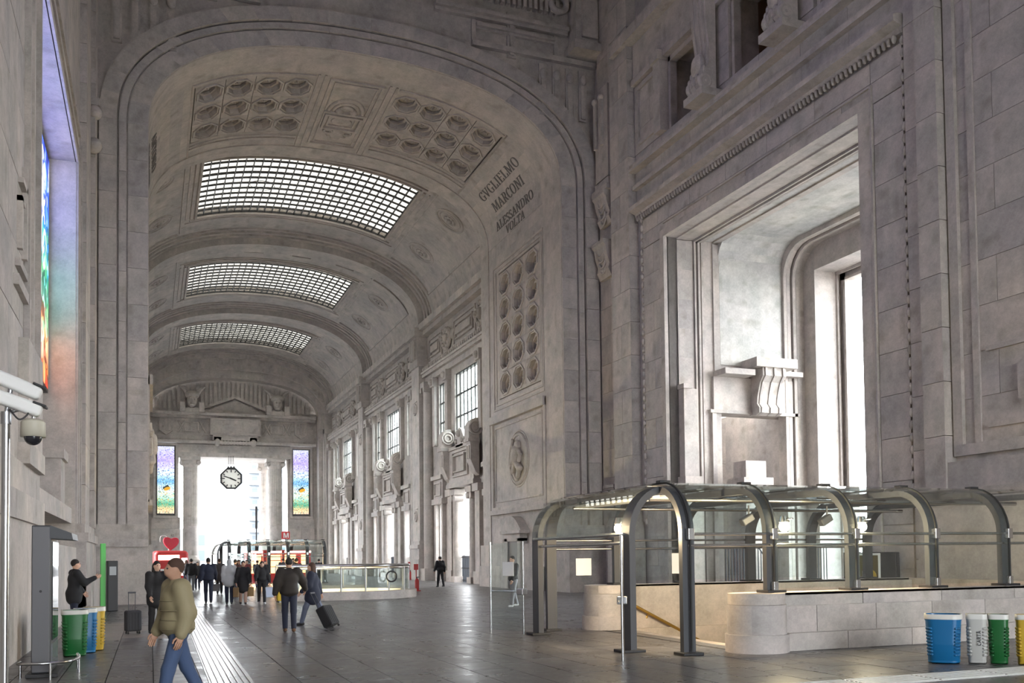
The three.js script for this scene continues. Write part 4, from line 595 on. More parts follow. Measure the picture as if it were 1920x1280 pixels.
function canopy(o, P) {
  const { x0, xs, zn, zf, foot, zc0, zc1 } = P;               // xs: hoop positions
  const hoop = (x, foots) => {
    const inn = hoopPts(zn, zf, -0.08), out = hoopPts(zn, zf, 0.04); inn[0][1] = out[0][1] = foots; inn[inn.length - 1][1] = out[out.length - 1][1] = foots;
    const g = band(out, inn, 0, 0.24); g.applyMatrix4(toX); g.translate(x + 0.12, 0, 0); const h = obj('hoop_frame', g, M.gunmetal, o);
    for (const z of [zn, zf]) obj('foot_plate', rbx(x - 0.2, x + 0.2, foots, foots + 0.05, z - 0.18, z + 0.18, 0.01), M.black, h);
    obj('ridge_clip', [rbx(x - 0.11, x + 0.11, CAN.top + 0.1, CAN.top + 0.15, zn - CAN.r - 0.08, zn - CAN.r + 0.08, 0.01)], M.black, h);
  };
  xs.forEach((x, i) => hoop(x, i ? foot : 0));
  const seam = (x, f) => { const a = hoopPts(zn, zf, 0.09), b = hoopPts(zn, zf, 0.122); a[0][1] = b[0][1] = a[21][1] = b[21][1] = f; const g = band(b, a, 0, 0.028); g.applyMatrix4(toX); g.translate(x + 0.014, 0, 0); obj('glass_seam', g, M.rubber, o); };
  xs.forEach((x, i) => seam(x, i ? foot + 0.06 : 0.06));
  const strip = (x, a, b, name, mat, o1, o2, y0) => { const inn = hoopPts(zn, zf, o1).slice(a, b), out = hoopPts(zn, zf, o2).slice(a, b); if (y0 !== undefined) { if (a === 0) inn[0][1] = out[0][1] = y0; else inn[inn.length - 1][1] = out[out.length - 1][1] = y0; } const g = band(out, inn, 0, x[1] - x[0]); g.applyMatrix4(toX); g.translate(x[1], 0, 0); return obj(name, g, mat, o); };
  for (let i = 0; i < xs.length - 1; i++) {
    const X = [xs[i] + 0.015, xs[i + 1] - 0.015], f = i ? foot + 0.08 : foot + 0.08;
    strip(X, 1, 11, 'bent_pane', glass, 0.1, 0.112); strip(X, 10, 12, 'roof_pane', glass, 0.1, 0.112); strip(X, 11, 21, 'bent_pane', glass, 0.1, 0.112);
    if (i || P.closed) { strip(X, 0, 2, 'side_pane', glass, 0.1, 0.112, f); strip(X, 20, 22, 'side_pane', glass, 0.1, 0.112, f); }
    for (const z of [zn + 0.02, zf - 0.02]) for (const y of [CAN.sh - 0.02, CAN.sh - 0.22]) obj('tube_rail', rod([xs[i], y, z], [xs[i + 1], y, z], 0.028), M.steel, o);
    obj('pane_clip', [zn + 0.1, zf - 0.1].flatMap((z) => [rbx(xs[i] - 0.06, xs[i] + 0.06, CAN.sh - 0.12, CAN.sh + 0.08, z - 0.06, z + 0.06, 0.01), rbx(xs[i + 1] - 0.05, xs[i + 1] + 0.05, foot, foot + 0.2, z - 0.05, z + 0.05, 0.01)]), M.steel, o);
  }
  obj('roof_tube', [rod([xs[0], CAN.top - 0.16, zn - 1.3], [xs[xs.length - 1], CAN.top - 0.16, zn - 1.3], 0.04), rod([xs[0], CAN.top - 0.16, zf + 1.3], [xs[xs.length - 1], CAN.top - 0.16, zf + 1.3], 0.04)], M.steel, o);
  // entrance front: two quarter hoops, bent glass between, gutter
  const q = (oo) => { const p = [[x0 - oo, 0]], rx = xs[0] - x0 + oo, ry = CAN.top - CAN.sh + oo; for (let k = 0; k <= 9; k++) { const a = k / 9 * Math.PI / 2; p.push([xs[0] - rx * Math.cos(a), CAN.sh + ry * Math.sin(a)]); } return p; };
  for (const z of [zc0, zc1]) { const g = band(q(-0.08), q(0.04), z - 0.17, z + 0.17); const h = obj('entrance_frame', g, M.gunmetal, o); obj('foot_plate', rbx(x0 - 0.2, x0 + 0.25, 0, 0.05, z - 0.2, z + 0.2, 0.01), M.black, h); }
  const zm = (zc0 + zc1) / 2;
  for (const [a, b] of [[zc1, zm - 0.01], [zm + 0.01, zc0]]) obj('entrance_pane', band(q(0.1).slice(1), q(0.112).slice(1), a, b), glass, o);
  obj('gutter', [rod([x0 - 0.06, CAN.sh, zc1], [x0 - 0.06, CAN.sh, zc0], 0.035), rod([x0 + 0.02, CAN.sh - 0.16, zc1], [x0 + 0.02, CAN.sh - 0.16, zc0], 0.03)], M.steel, o);
  obj('ceiling_strip', bx(xs[0] + 0.05, xs[0] + 0.5, CAN.top - 0.14, CAN.top - 0.1, zc1 + 0.1, zc0 - 0.1), M.white, o);
}
const mainCanopy = thing('glass_canopy', 'steel hoop and bent glass canopy over the stairwell with stone parapets', 'canopy', [0, 0, 0]);
const HX = [8.75, 10.5, 12.35, 14.3, 16.2, 18.05];
canopy(mainCanopy, { x0: 8.05, xs: HX, zn: -14.2, zf: -20.2, foot: 1.04, zc0: -15.1, zc1: -19.35 });
// spotlights fixed to the near hoops, pointing down into the stair
[[8.1, -15.47], [10.93, -14.36], [12.72, -14.36]].forEach(([x, z], i) => {
  const y = CAN.sh + 0.12, l = thing('spotlight', ['small bright spotlight at the entrance hoop of the glass canopy', 'small bright spotlight on the second near hoop of the canopy', 'small bright spotlight on the third near hoop of the canopy'][i], 'lamp', [x, y, z], 0, 'canopy spotlights');
  const b = sph(0.1, 0, 0, 0); const em = new THREE.MeshStandardMaterial({ emissive: new THREE.Color(1, 0.96, 0.88), emissiveIntensity: 6, color: 0xffffff }); obj('lamp_glass', b, em, l); obj('housing', [cyl(0.1, 0.07, 0.08, 0.2, 0, 0, 14), rod([0, 0.13, 0], [0, 0.14, 0.25], 0.015)], M.steel, l);
  const p = new THREE.PointLight(new THREE.Color(1, 0.76, 0.46), 13); p.castShadow = true; p.shadow.radius = 3; l.add(p); p.position.set(0, 0, 0);
});
// cameras hanging inside
[[11.6, -16.4], [13.6, -16.4]].forEach(([x, z], i) => { const c = thing('ceiling_camera', ['grey surveillance camera hung under the canopy near its second hoop', 'grey surveillance camera hung under the canopy near its third hoop'][i], 'camera', [x, 2.75, z]); obj('bracket', rod([0, 0, 0], [0, -0.22, 0], 0.02), M.gunmetal, c); obj('body', (() => { const g = new RoundedBoxGeometry(0.3, 0.16, 0.16, 2, 0.03); g.rotateZ(0.5); g.translate(-0.05, -0.3, 0); return g; })(), M.gunmetal, c); });
// stone parapets: courses of blocks with a drum end
function parapet(zc, label, zin) {
  const o = thing('stone_parapet', label, 'parapet', [0, 0, 0]), t = 0.24, xs = 10.42, xe = 19.3;
  obj('core', bx(xs, xe, 0, 1.0, zc - t + 0.02, zc + t - 0.02), stone, o);
  for (const [y0, y1, e, L] of [[0, 0.32, 0.05, 1.5], [0.33, 0.8, 0.0, 1.35], [0.81, 1.04, 0.0, 1.9]]) { let k = 0; for (let x = xs - (y0 === 0.33 ? 0.5 : 0); x < xe - 0.2; x += L, k++) { const a = Math.max(xs, x) + 0.006, b = Math.min(xe, x + L) - 0.006; if (b - a < 0.1) continue; for (const s of [-1, 1]) obj('parapet_block', bx(a, b, y0 + 0.004, y1, s > 0 ? zc + t - 0.02 : zc - t - e, s > 0 ? zc + t + e : zc - t + 0.02), s === zin ? M.beige : pick(), o); if (y1 > 1) obj('coping', bx(a, b, 1.0, 1.045, zc - t, zc + t), pick(), o); } }
  // drum: rounded end
  const drum = (r, y0, y1) => { const g = new THREE.CylinderGeometry(r, r, y1 - y0, 40); g.scale(1.0, 1, 1.0); g.translate(xs - 0.28, (y0 + y1) / 2, zc); return g; };
  obj('drum_base', drum(0.56, 0, 0.32), STONE[3], o); obj('drum', drum(0.52, 0.32, 0.84), STONE[3], o); obj('drum_cap', [drum(0.5, 0.845, 1.04)], STONE[2], o);
  return o;
}
parapet(-14.16, 'near pale stone parapet wall with rounded drum end beside recycling bins', -1);
parapet(-20.15, 'far stone parapet wall with rounded drum end lit beige inside the canopy', 1);
{
  const st = struct('stairwell', 'beige stair flight going down between the stone parapets', 'stairs');
  obj('stair_wall', [bx(9.96, 19.19, -4, 0.01, -14.6, -14.4), bx(9.96, 19.19, -4, 0.01, -19.9, -19.7), bx(19.2, 19.5, -4, 1.04, -20, -14.3), bx(9.7, 19.4, -4.3, -4, -20, -14.3)], M.beige, st);
  obj('inner_lining', [bx(10.5, 19.2, 0, 1.0, -19.92, -19.8)], M.beige, st);
  for (let i = 0; i < 22; i++) obj('step', bx(10.3 + i * 0.32, 10.3 + (i + 1) * 0.32 + 0.02, -4, -0.02 - i * 0.165, -19.75, -14.55), M.beige, st);
  obj('landing', bx(9.95, 10.3, -0.4, -0.01, -19.75, -14.55), FLOORS[2], st);
  const hr = thing('handrail', 'brass handrail sloping down along the lit beige stair wall', 'handrail', [0, 0, 0]);
  const h0 = [10.35, 0.72, -19.7], h1 = [16.3, -2.3, -19.7]; obj('rail', rod(h0, h1, 0.035, 12), M.brass, hr);
  for (const t of [0.12, 0.34, 0.56, 0.8]) { const x = h0[0] + (h1[0] - h0[0]) * t, y = h0[1] + (h1[1] - h0[1]) * t; obj('bracket', [rod([x, y, -19.7], [x, y - 0.1, -19.85], 0.018), sph(0.05, x, y - 0.1, -19.84)], M.brass, hr); }
  // second stairwell under the round balustrade
  const s2 = struct('stairwell_round', 'lit yellow stairwell under the round glass balustrade', 'stairs');
  obj('stair_wall', [bx(5.5, 10.3, -3, -0.02, -43.7, -43.55), bx(5.5, 10.3, -3, -0.02, -39.95, -39.8), bx(5.45, 5.6, -3, -0.02, -43.7, -39.8), bx(10.2, 10.35, -3, -0.02, -43.7, -39.8), bx(5.4, 10.4, -3.2, -3, -43.8, -39.7)], M.beige, s2);
}
// open glass door leaves at the entrance
[[[7.84, -19.62], [7.36, -20.5], 'open glass door leaf at the far entrance post of the canopy'], [[7.82, -14.86], [7.3, -13.9], 'open glass door leaf at the near entrance post of the canopy']].forEach(([a, b, label]) => {
  const d = thing('glass_door', label, 'door', [a[0], 0, a[1]], Math.atan2(-(b[1] - a[1]), b[0] - a[0]), 'open canopy door leaves'), L = Math.hypot(b[0] - a[0], b[1] - a[1]);
  obj('pane', rbx(0.03, L - 0.02, 0.06, 2.05, -0.006, 0.006, 0.004), glass, d); obj('edge_post', rod([L, 0, 0], [L, 2.08, 0], 0.022), M.steel, d); obj('hinge_post', rod([0.02, 0, 0], [0.02, 2.08, 0], 0.022), M.steel, d);
  obj('push_bar', rod([0.0, 0.95, 0.06], [L, 0.95, 0.06], 0.022), M.steel, d); obj('lock', [rbx(-0.02, 0.16, 0.88, 1.02, -0.08, 0.1, 0.02)], M.brushed, d);
  obj('warning_sticker', rbx(0.3, 0.62, 1.3, 1.62, -0.012, 0.012, 0.003), flat(0.75, 0.78, 0.8, 0.6), d);
});
[[9.3, -19.98, 'white square notice on far canopy glass by its entrance'], [11.9, -20.02, 'large white square notice on far canopy glass between hoops']].forEach(([x, z, l], i) => tag(obj('glass_notice', rbx(x, x + (i ? 0.62 : 0.4), 1.28, 1.68 + i * 0.1, z - 0.006, z + 0.006, 0.003), flat(0.75, 0.78, 0.8, 0.6)), l, 'sign'));
tag(obj('blue_notice', rbx(10.62, 10.85, 1.45, 1.75, -20.34, -20.325, 0.003), flat(0.05, 0.13, 0.25, 0.5)), 'small blue notice fixed to the far canopy glass', 'sign');
// framed yellow poster beyond the canopy, on a dark stand
{ const p = thing('poster_stand', 'dark display stand with a white framed yellow poster seen through the canopy', 'display', [19.2, 0, -21.4], -Math.PI / 2 + 0.5); obj('cabinet', rbx(-0.75, 0.75, 0, 1.75, -0.3, 0, 0.02), M.black, p); obj('frame', rbx(-0.32, 0.32, 0.75, 1.72, 0, 0.04, 0.01), M.white, p); obj('poster', rbx(-0.26, 0.26, 0.81, 1.66, 0.03, 0.05, 0.004), flat(0.1, 0.075, 0.02, 0.4), p); obj('poster_figure', [sph(0.12, 0, 1.36, 0.055, 1, 1.2, 0.1), sph(0.2, 0.02, 1.05, 0.055, 1, 1.1, 0.1)], flat(0.5, 0.33, 0.03, 0.5), p); }
// iron gates in the niche seen through the canopy
[[20.9, -32.0, 2.6, 'black iron gate beside the bright portal pedestal, with sloping rail', 1], [24.4, -31.4, 1.2, 'black iron railing further out in the bright portal', 0]].forEach(([x, z, L, label, slope]) => { const g = thing('iron_gate', label, 'gate', [x + 0.6, 0, z], 0.15); for (let q = 0; q <= L; q += 0.16) obj('bar', rod([q, 0, 0], [q, slope && q > L * 0.65 ? 2.1 - (q - L * 0.65) * 1.1 : 2.1, 0], 0.022, 6), M.iron, g); obj('top_rail', slope ? [rod([0, 2.1, 0], [L * 0.65, 2.1, 0], 0.03), rod([L * 0.65, 2.1, 0], [L, 2.1 - L * 0.35 * 1.1, 0], 0.03)] : [rod([0, 2.1, 0], [L, 2.1, 0], 0.03)], M.iron, g); obj('bottom_rail', rod([0, 0.15, 0], [L, 0.15, 0], 0.03), M.iron, g); });
// ================================================================ ROUND GLASS BALUSTRADE
{
  const o = thing('glass_balustrade', 'round-ended glass balustrade with steel handrail on a stone kerb', 'balustrade', [0, 0, 0]);
  const z0 = -39.3, z1 = -44.2, xa = 5.4, xb = 8.5, zc = (z0 + z1) / 2, R = (z0 - z1) / 2, path = [];
  for (let k = 0; k <= 6; k++) path.push([xa + (xb - xa) * k / 6, z0]);
  for (let k = 1; k < 14; k++) { const a = Math.PI / 2 - k / 14 * Math.PI; path.push([xb + R * Math.cos(a), zc + R * Math.sin(a)]); }
  for (let k = 6; k >= 0; k--) path.push([xa + (xb - xa) * k / 6, z1]);
  const off = (d) => path.map(([x, z], i) => { const a = path[Math.max(0, i - 1)], b = path[Math.min(path.length - 1, i + 1)], tx = b[0] - a[0], tz = b[1] - a[1], l = Math.hypot(tx, tz); return [x - tz / l * -d, z + tx / l * -d]; });
  const flatM = new THREE.Matrix4().makeBasis(V(1, 0, 0), V(0, 0, 1), V(0, -1, 0));
  const ring = (d0, d1, y0, y1, i0 = 0, i1 = path.length) => { const g = band(off(d0).slice(i0, i1), off(d1).slice(i0, i1), 0, y1 - y0); g.applyMatrix4(flatM); g.translate(0, y1, 0); return g; };
  obj('kerb', [ring(-0.35, 0.35, 0, 0.34)], STONE[3], o);
  for (let i = 0; i < path.length - 2; i += 2) obj('glass_panel', ring(-0.01, 0.01, 0.36, 1.28, i, i + 3), glass, o);
  obj('handrail', tube(path.map(([x, z]) => [x, 1.42, z]), 0.055, 120, 8), M.steel, o);
  for (let i = 0; i < path.length; i += 2) obj('post', rod([path[i][0], 0.34, path[i][1]], [path[i][0], 1.42, path[i][1]], 0.035), M.brushed, o);
  obj('lower_rail', tube(path.map(([x, z]) => [x, 1.3, z]), 0.03, 120, 6), M.steel, o);
  const g = new THREE.TorusGeometry(0.22, 0.035, 8, 24); g.translate(9.6, 0.95, z0 + 0.1); obj('ring_handle', g, M.black, o);
  const l = new THREE.PointLight(new THREE.Color(1, 0.82, 0.45), 60); l.position.set(7.6, -1.2, -41.7); l.castShadow = true; o.add(l); obj('stair_lamp', sph(0.1, 7.6, -1.2, -41.7), new THREE.MeshStandardMaterial({ emissive: new THREE.Color(1, 0.85, 0.5), emissiveIntensity: 4 }), o);
}
// ================================================================ FAR CANOPY with the red shop, booth, clock, screens
{
  const o = thing('metro_canopy', 'far glass canopy over the metro stairs with red shop behind', 'canopy', [0, 0, 0]);
  canopy(o, { x0: 4.3, xs: [5.0, 6.3, 7.6, 8.9, 10.2, 11.4], zn: -66, zf: -74, foot: 0.05, zc0: -67, zc1: -73, closed: true });
  const s = thing('red_shop', 'glowing red and yellow lit shop front under the far glass canopy', 'shop', [0, 0, 0]);
  obj('shop_wall', [bx(6.4, 11.2, 0, 2.35, -71.2, -70.9)], M.red, s);
  const lit = new THREE.MeshStandardMaterial({ emissive: new THREE.Color(1, 0.62, 0.25), emissiveIntensity: 1.6, color: 0x884422 });
  for (const [a, b] of [[6.7, 7.6], [8.1, 9.0], [9.3, 10.1], [10.5, 10.9]]) { const w = obj('lit_window', bx(a, b, 0.7, 2.05, -70.9, -70.86), lit, s); for (let k = 1; k < 3; k++) obj('shelf', bx(a, b, 0.7 + k * 0.45, 0.75 + k * 0.45, -70.86, -70.7), M.red, w); }
  obj('fascia_lamp', bx(6.4, 11.2, 2.2, 2.32, -70.9, -70.8), new THREE.MeshStandardMaterial({ emissive: new THREE.Color(1, 0.85, 0.7), emissiveIntensity: 4 }), s);
  obj('pillar', [bx(7.7, 8.0, 0, 2.4, -70.9, -70.5), bx(9.05, 9.25, 0, 2.4, -70.9, -70.5)], M.red, s);
  const l = new THREE.RectAreaLight(new THREE.Color(1, 0.55, 0.3), 9, 4.6, 1.2); l.position.set(8.8, 1.5, -70.6); l.lookAt(8.8, 1.3, -60); s.add(l);
  const m = thing('metro_sign', 'small red square sign with white letter M above the far canopy', 'sign', [8.7, 3.1, -65.8]); obj('panel', rbx(-0.28, 0.28, 0, 0.52, -0.06, 0.06, 0.02), M.red, m);
  const fb = await new FontLoader().loadAsync('fonts/droid/droid_sans_bold.typeface.json'); const t = new TextGeometry('M', { font: fb, size: 0.34, depth: 0.02 }); t.computeBoundingBox(); t.translate(-t.boundingBox.max.x / 2, 0.09, 0.06); obj('letter', t, M.white, m).userData.label = 'white letter M'; obj('bracket', rod([0, 0, 0], [0, -0.2, 0], 0.03), M.gunmetal, m);
  // booth with a heart
  const b = thing('heart_booth', 'red rounded booth with lit signs and a heart on top by the end portal', 'booth', [1.5, 0, -80.5], 0.15);
  obj('body', rbx(-1.3, 1.3, 0, 2.5, -1, 1, 0.35, 4), M.red, b); obj('lit_header', rbx(-1.05, 0.55, 1.75, 2.15, 1.0, 1.04, 0.02), new THREE.MeshStandardMaterial({ emissive: new THREE.Color(1, 0.8, 0.6), emissiveIntensity: 2.5 }), b);
  obj('lit_side_screen', rbx(0.7, 1.15, 0.5, 1.9, 1.0, 1.04, 0.02), new THREE.MeshStandardMaterial({ emissive: new THREE.Color(1, 0.75, 0.72), emissiveIntensity: 2 }), b);
  obj('counter', rbx(-1.05, 0.55, 0.9, 1.05, 1.0, 1.25, 0.02), M.white, b);
  const hs = new THREE.Shape(); hs.moveTo(0, -0.55); hs.bezierCurveTo(-0.9, 0.05, -0.55, 0.62, 0, 0.25); hs.bezierCurveTo(0.55, 0.62, 0.9, 0.05, 0, -0.55); const hg = new THREE.ExtrudeGeometry(hs, { depth: 0.18, bevelSize: 0.06, bevelThickness: 0.06, bevelSegments: 2 }); hg.translate(-0.1, 3.15, 0); hg.rotateZ(-0.05); obj('heart', hg, flat(0.55, 0.03, 0.06, 0.3), b);
  obj('heart_outline', tube([[-0.75, 3.2, 0], [-0.7, 3.65, 0], [-0.35, 3.7, 0], [-0.2, 3.5, 0]], 0.03, 20, 6), M.white, b); obj('heart_post', rod([-0.1, 2.45, 0.05], [-0.1, 2.7, 0.05], 0.05), M.white, b);
  // lamp post and sign pole in the distance
  tag(obj('sign_pole', [rod([8.0, 0, -78], [8.0, 4.2, -78], 0.05), bx(7.92, 8.08, 4.2, 6.0, -78.06, -77.94)], M.gunmetal), 'thin dark sign pole standing behind the far glass canopy', 'pole');
}
// clock: octagonal, hung from the portal lintel
{
  const c = thing('hanging_clock', 'large octagonal white clock with black rim hanging in the end portal', 'clock', [8.62, 10.95, -111.2]);
  const oct = (r) => Array.from({ length: 8 }, (_, i) => [r * Math.cos((i + 0.5) * Math.PI / 4), r * Math.sin((i + 0.5) * Math.PI / 4)]);
  const rim = extr(oct(1.3), 0.5, { holes: [oct(1.1)] }); rim.translate(0, 0, -0.25); obj('rim', rim, M.black, c);
  const f = extr(oct(1.13), 0.3); f.translate(0, 0, -0.15); const face = obj('dial', f, new THREE.MeshStandardMaterial({ color: 0xf4f2ea, roughness: 0.5 }), c);
  for (let i = 0; i < 12; i++) { const a = i * Math.PI / 6, g = bx(-0.055, 0.055, i % 3 ? 0.8 : 0.7, 1.0, 0.15, 0.18); g.rotateZ(-a); obj('hour_mark', g, M.black, face); }
  const hand = (deg, L, w) => { const g = bx(-w, w, -0.18, L, 0.18, 0.21); g.rotateZ(-deg * D); return g; };
  obj('hour_hand', hand(114, 0.6, 0.07), M.black, face); obj('minute_hand', hand(288, 0.88, 0.05), M.black, face);
  obj('hanger', [-0.28, -0.1, 0.1, 0.28].map((x) => rod([x, 1.15, 0], [x * 0.9, 2.6, 0], 0.03, 6)), M.black, c); obj('crest', [bx(-0.45, 0.45, 1.18, 1.3, -0.15, 0.15), sph(0.1, -0.3, 1.35, 0), sph(0.1, 0, 1.35, 0), sph(0.1, 0.3, 1.35, 0)], M.black, c);
}
// light screens: tall banners on the end wall and the big one in the left recess
function paintScreen(w, h, sd, kind) {
  const cv = document.createElement('canvas'); cv.width = w; cv.height = h; const c = cv.getContext('2d'); let q = sd; const r = () => { q = (q * 1664525 + 1013904223) >>> 0; return q / 4294967296; };
  const grad = kind ? [[0, '#2a48d0'], [0.3, '#1d6fe0'], [0.5, '#1fb7d6'], [0.68, '#2a9a50'], [0.82, '#f0ece0'], [0.93, '#e0622c'], [1, '#a02818']] : [[0, '#e8eefc'], [0.2, '#c4b4ee'], [0.42, '#e6f2fb'], [0.52, '#6fb6e6'], [0.62, '#f4f6ee'], [0.76, '#cfeedd'], [0.86, '#58b894'], [0.92, '#f4d9a4'], [1, '#fbe4cc']];
  const g = c.createLinearGradient(0, 0, 0, h); for (const [t, col] of grad) g.addColorStop(t, col); c.fillStyle = g; c.fillRect(0, 0, w, h);
  const pal = kind ? [['#3d5cff', '#0e2b9c', '#ffffff', '#7cc6ff'], ['#26d0c0', '#0a5c3a', '#7be08a', '#e8ffff'], ['#ffb060', '#e03a20', '#fff2dd', '#6b2a10']] : [['#7a6ad8', '#4f56b8', '#ffffff', '#b8a6f0'], ['#2f7fc0', '#153a66', '#ffffff', '#8fd4ee'], ['#1f8f70', '#e08a3a', '#ffd070', '#134a3a']];
  for (let i = 0; i < 900; i++) { const y = r() * h, x = r() * w, P = pal[Math.min(2, Math.floor(y / h * 3))]; c.globalAlpha = 0.35 + r() * 0.5; c.fillStyle = P[(r() * 4) | 0]; c.beginPath(); c.ellipse(x, y, (1 + r() * 7) * w / 160, (1 + r() * 4) * w / 160, r() * 3, 0, 7); c.fill(); }
  c.globalAlpha = 1; if (kind) { c.strokeStyle = '#ffffff'; c.lineWidth = w / 60; for (let i = 0; i < 26; i++) { c.beginPath(); const x = r() * w, y = h * 0.08 + r() * h * 0.42; c.ellipse(x, y, w / 26, w / 16, r(), 0.5, 5.5); c.stroke(); } }
  else { c.fillStyle = '#20343a'; c.beginPath(); c.moveTo(w * 0.3, h * 0.62); c.lineTo(w * 0.6, h * 0.57); c.lineTo(w * 0.72, h * 0.6); c.lineTo(w * 0.42, h * 0.65); c.fill(); c.fillStyle = '#d8a020'; c.beginPath(); c.ellipse(w * 0.58, h * 0.63, w * 0.2, h * 0.025, -0.3, 0, 7); c.fill(); }
  const t = new THREE.CanvasTexture(cv); t.colorSpace = THREE.SRGBColorSpace; return t;
}
{
  const tx = paintScreen(256, 1024, 5, 0), mt = new THREE.MeshStandardMaterial({ map: tx, emissiveMap: tx, emissive: new THREE.Color(1, 1, 1), emissiveIntensity: 0.3, roughness: 0.4 });
  [[1.65, 'tall glowing coloured screen on the end wall beside the heart-topped booth'], [16.7, 'tall glowing coloured screen on the end wall beside the gallery windows']].forEach(([x, l], i) => {
    const s = thing('banner_screen', l, 'screen', [x, 6.95, ZE + 0.3], 0, 'end wall screens'); obj('casing', rbx(-0.95, 0.95, -0.06, 7.7, -0.16, 0.0, 0.02), M.iron, s);
    const g = new THREE.PlaneGeometry(1.8, 7.6); g.translate(0, 3.85, 0.012); obj('display', g, mt, s, { keepUV: true });
    const a = new THREE.RectAreaLight(new THREE.Color(0.8, 0.9, 1), 1.2, 1.8, 7.6); a.position.set(0, 3.85, 0.05); a.lookAt(V(x, 6.95 + 3.85, ZE + 10)); s.add(a); a.rotation.set(0, Math.PI, 0);
  });
  const bt = paintScreen(1024, 768, 9, 1), bm = new THREE.MeshStandardMaterial({ map: bt, emissiveMap: bt, emissive: new THREE.Color(1, 1, 1), emissiveIntensity: 0.4, roughness: 0.4 });
  const s = thing('light_wall_screen', 'huge coloured light screen set in the left wall recess', 'screen', [XL - 0.82, 7.4, -28.45]);
  obj('casing', bx(-0.16, 0, -0.1, 7.7, -5.8, 5.8), M.black, s); const g = new THREE.PlaneGeometry(11.4, 7.6); g.rotateY(Math.PI / 2); g.translate(0.012, 3.8, 0); obj('display', g, bm, s, { keepUV: true });
  for (const [y, h, c, k] of [[6.0, 3.2, [0.4, 0.42, 1.0], 26], [3.2, 2.0, [0.2, 0.7, 1.0], 16], [1.0, 1.6, [1.0, 0.45, 0.28], 16]]) { const a = new THREE.RectAreaLight(new THREE.Color(...c), k * 0.05, 11.2, h); a.position.set(0.04, y, 0); a.rotation.set(0, -Math.PI / 2, 0); s.add(a); }
}
// ================================================================ tactile paving strips
{
  const strip = (name, label, L, n, pos, turn) => { const o = thing(name, label, 'tactile paving', pos, turn); const pl = L / n; for (let i = 0; i < n; i++) { const z = -i * pl; const gs = [bx(-0.3, 0.3, 0.002, 0.012, z - pl + 0.008, z - 0.002)]; for (let k = 0; k < 7; k++) { const x = -0.255 + k * 0.085; gs.push(rbx(x - 0.021, x + 0.021, 0.01, 0.026, z - pl + 0.02, z - 0.014, 0.006, 1)); } obj('ribbed_plate', gs, M.tactile, o); } };
  strip('tactile_strip', 'pale ribbed tactile paving strip running down the gallery floor', 60, 50, [1.0, 0, -6], -0.0105);
  strip('tactile_strip', 'pale ribbed tactile paving strip crossing the floor before the recycling bins', 14.4, 12, [5.2, 0, -10.12], -Math.PI / 2);
}
// ================================================================ recycling bins
function bin(label, col, pos, turn, h, w, grp, word) {
  const o = thing('recycling_bin', label, 'bin', pos, turn, grp), m = flat(...col, 0.35);
  const sec = (s, y) => { const p = []; for (let i = 0; i < 24; i++) { const a = i / 24 * Math.PI * 2, c = Math.cos(a), q = Math.sin(a); p.push([Math.sign(c) * Math.pow(Math.abs(c), 0.55) * w / 2 * s, y, Math.sign(q) * Math.pow(Math.abs(q), 0.55) * w / 2 * s]); } return p; };
  const loft = (levels) => { const pos2 = [], idx = []; levels.forEach(([s, y]) => sec(s, y).forEach((p) => pos2.push(...p))); for (let l = 0; l < levels.length - 1; l++) for (let i = 0; i < 24; i++) { const a = l * 24 + i, b = l * 24 + (i + 1) % 24; idx.push(a, a + 24, b, b, a + 24, b + 24); } const g = new THREE.BufferGeometry(); g.setAttribute('position', new THREE.Float32BufferAttribute(pos2, 3)); g.setIndex(idx); g.computeVertexNormals(); return g; };
  obj('shell', loft([[0, 0.01], [0.84, 0.01], [0.86, 0.03], [0.86, 0.08], [0.84, 0.09], [0.96, h - 0.1], [1.0, h - 0.08], [1.0, h], [0.93, h], [0.9, h - 0.3], [0.86, 0.05], [0, 0.05]]), m, o);
  obj('bag_liner', loft([[0.9, h + 0.005], [1.02, h + 0.01], [1.03, h - 0.06], [1.015, h - 0.07]]), flat(0.55, 0.55, 0.52, 0.4), o);
  const holes = []; for (let r = 0; r < 9; r++) { const y = 0.14 + r * (h - 0.3) / 9, s = 0.845 + 0.115 * (y / h); for (let k = 0; k < 4; k++) for (const e of [-1, 0, 1]) { const a = Math.PI / 4 + k * Math.PI / 2 + e * 0.2, c = Math.cos(a), q = Math.sin(a), X = Math.sign(c) * Math.pow(Math.abs(c), 0.55) * w / 2 * s, Z = Math.sign(q) * Math.pow(Math.abs(q), 0.55) * w / 2 * s; const g = new THREE.SphereGeometry(0.028, 6, 4); g.scale(1.1, 0.75, 1.1); g.translate(X, y, Z); holes.push(g); } }
  obj('scallops', holes, m, o).userData.kind = 'stuff';
  return o;
}
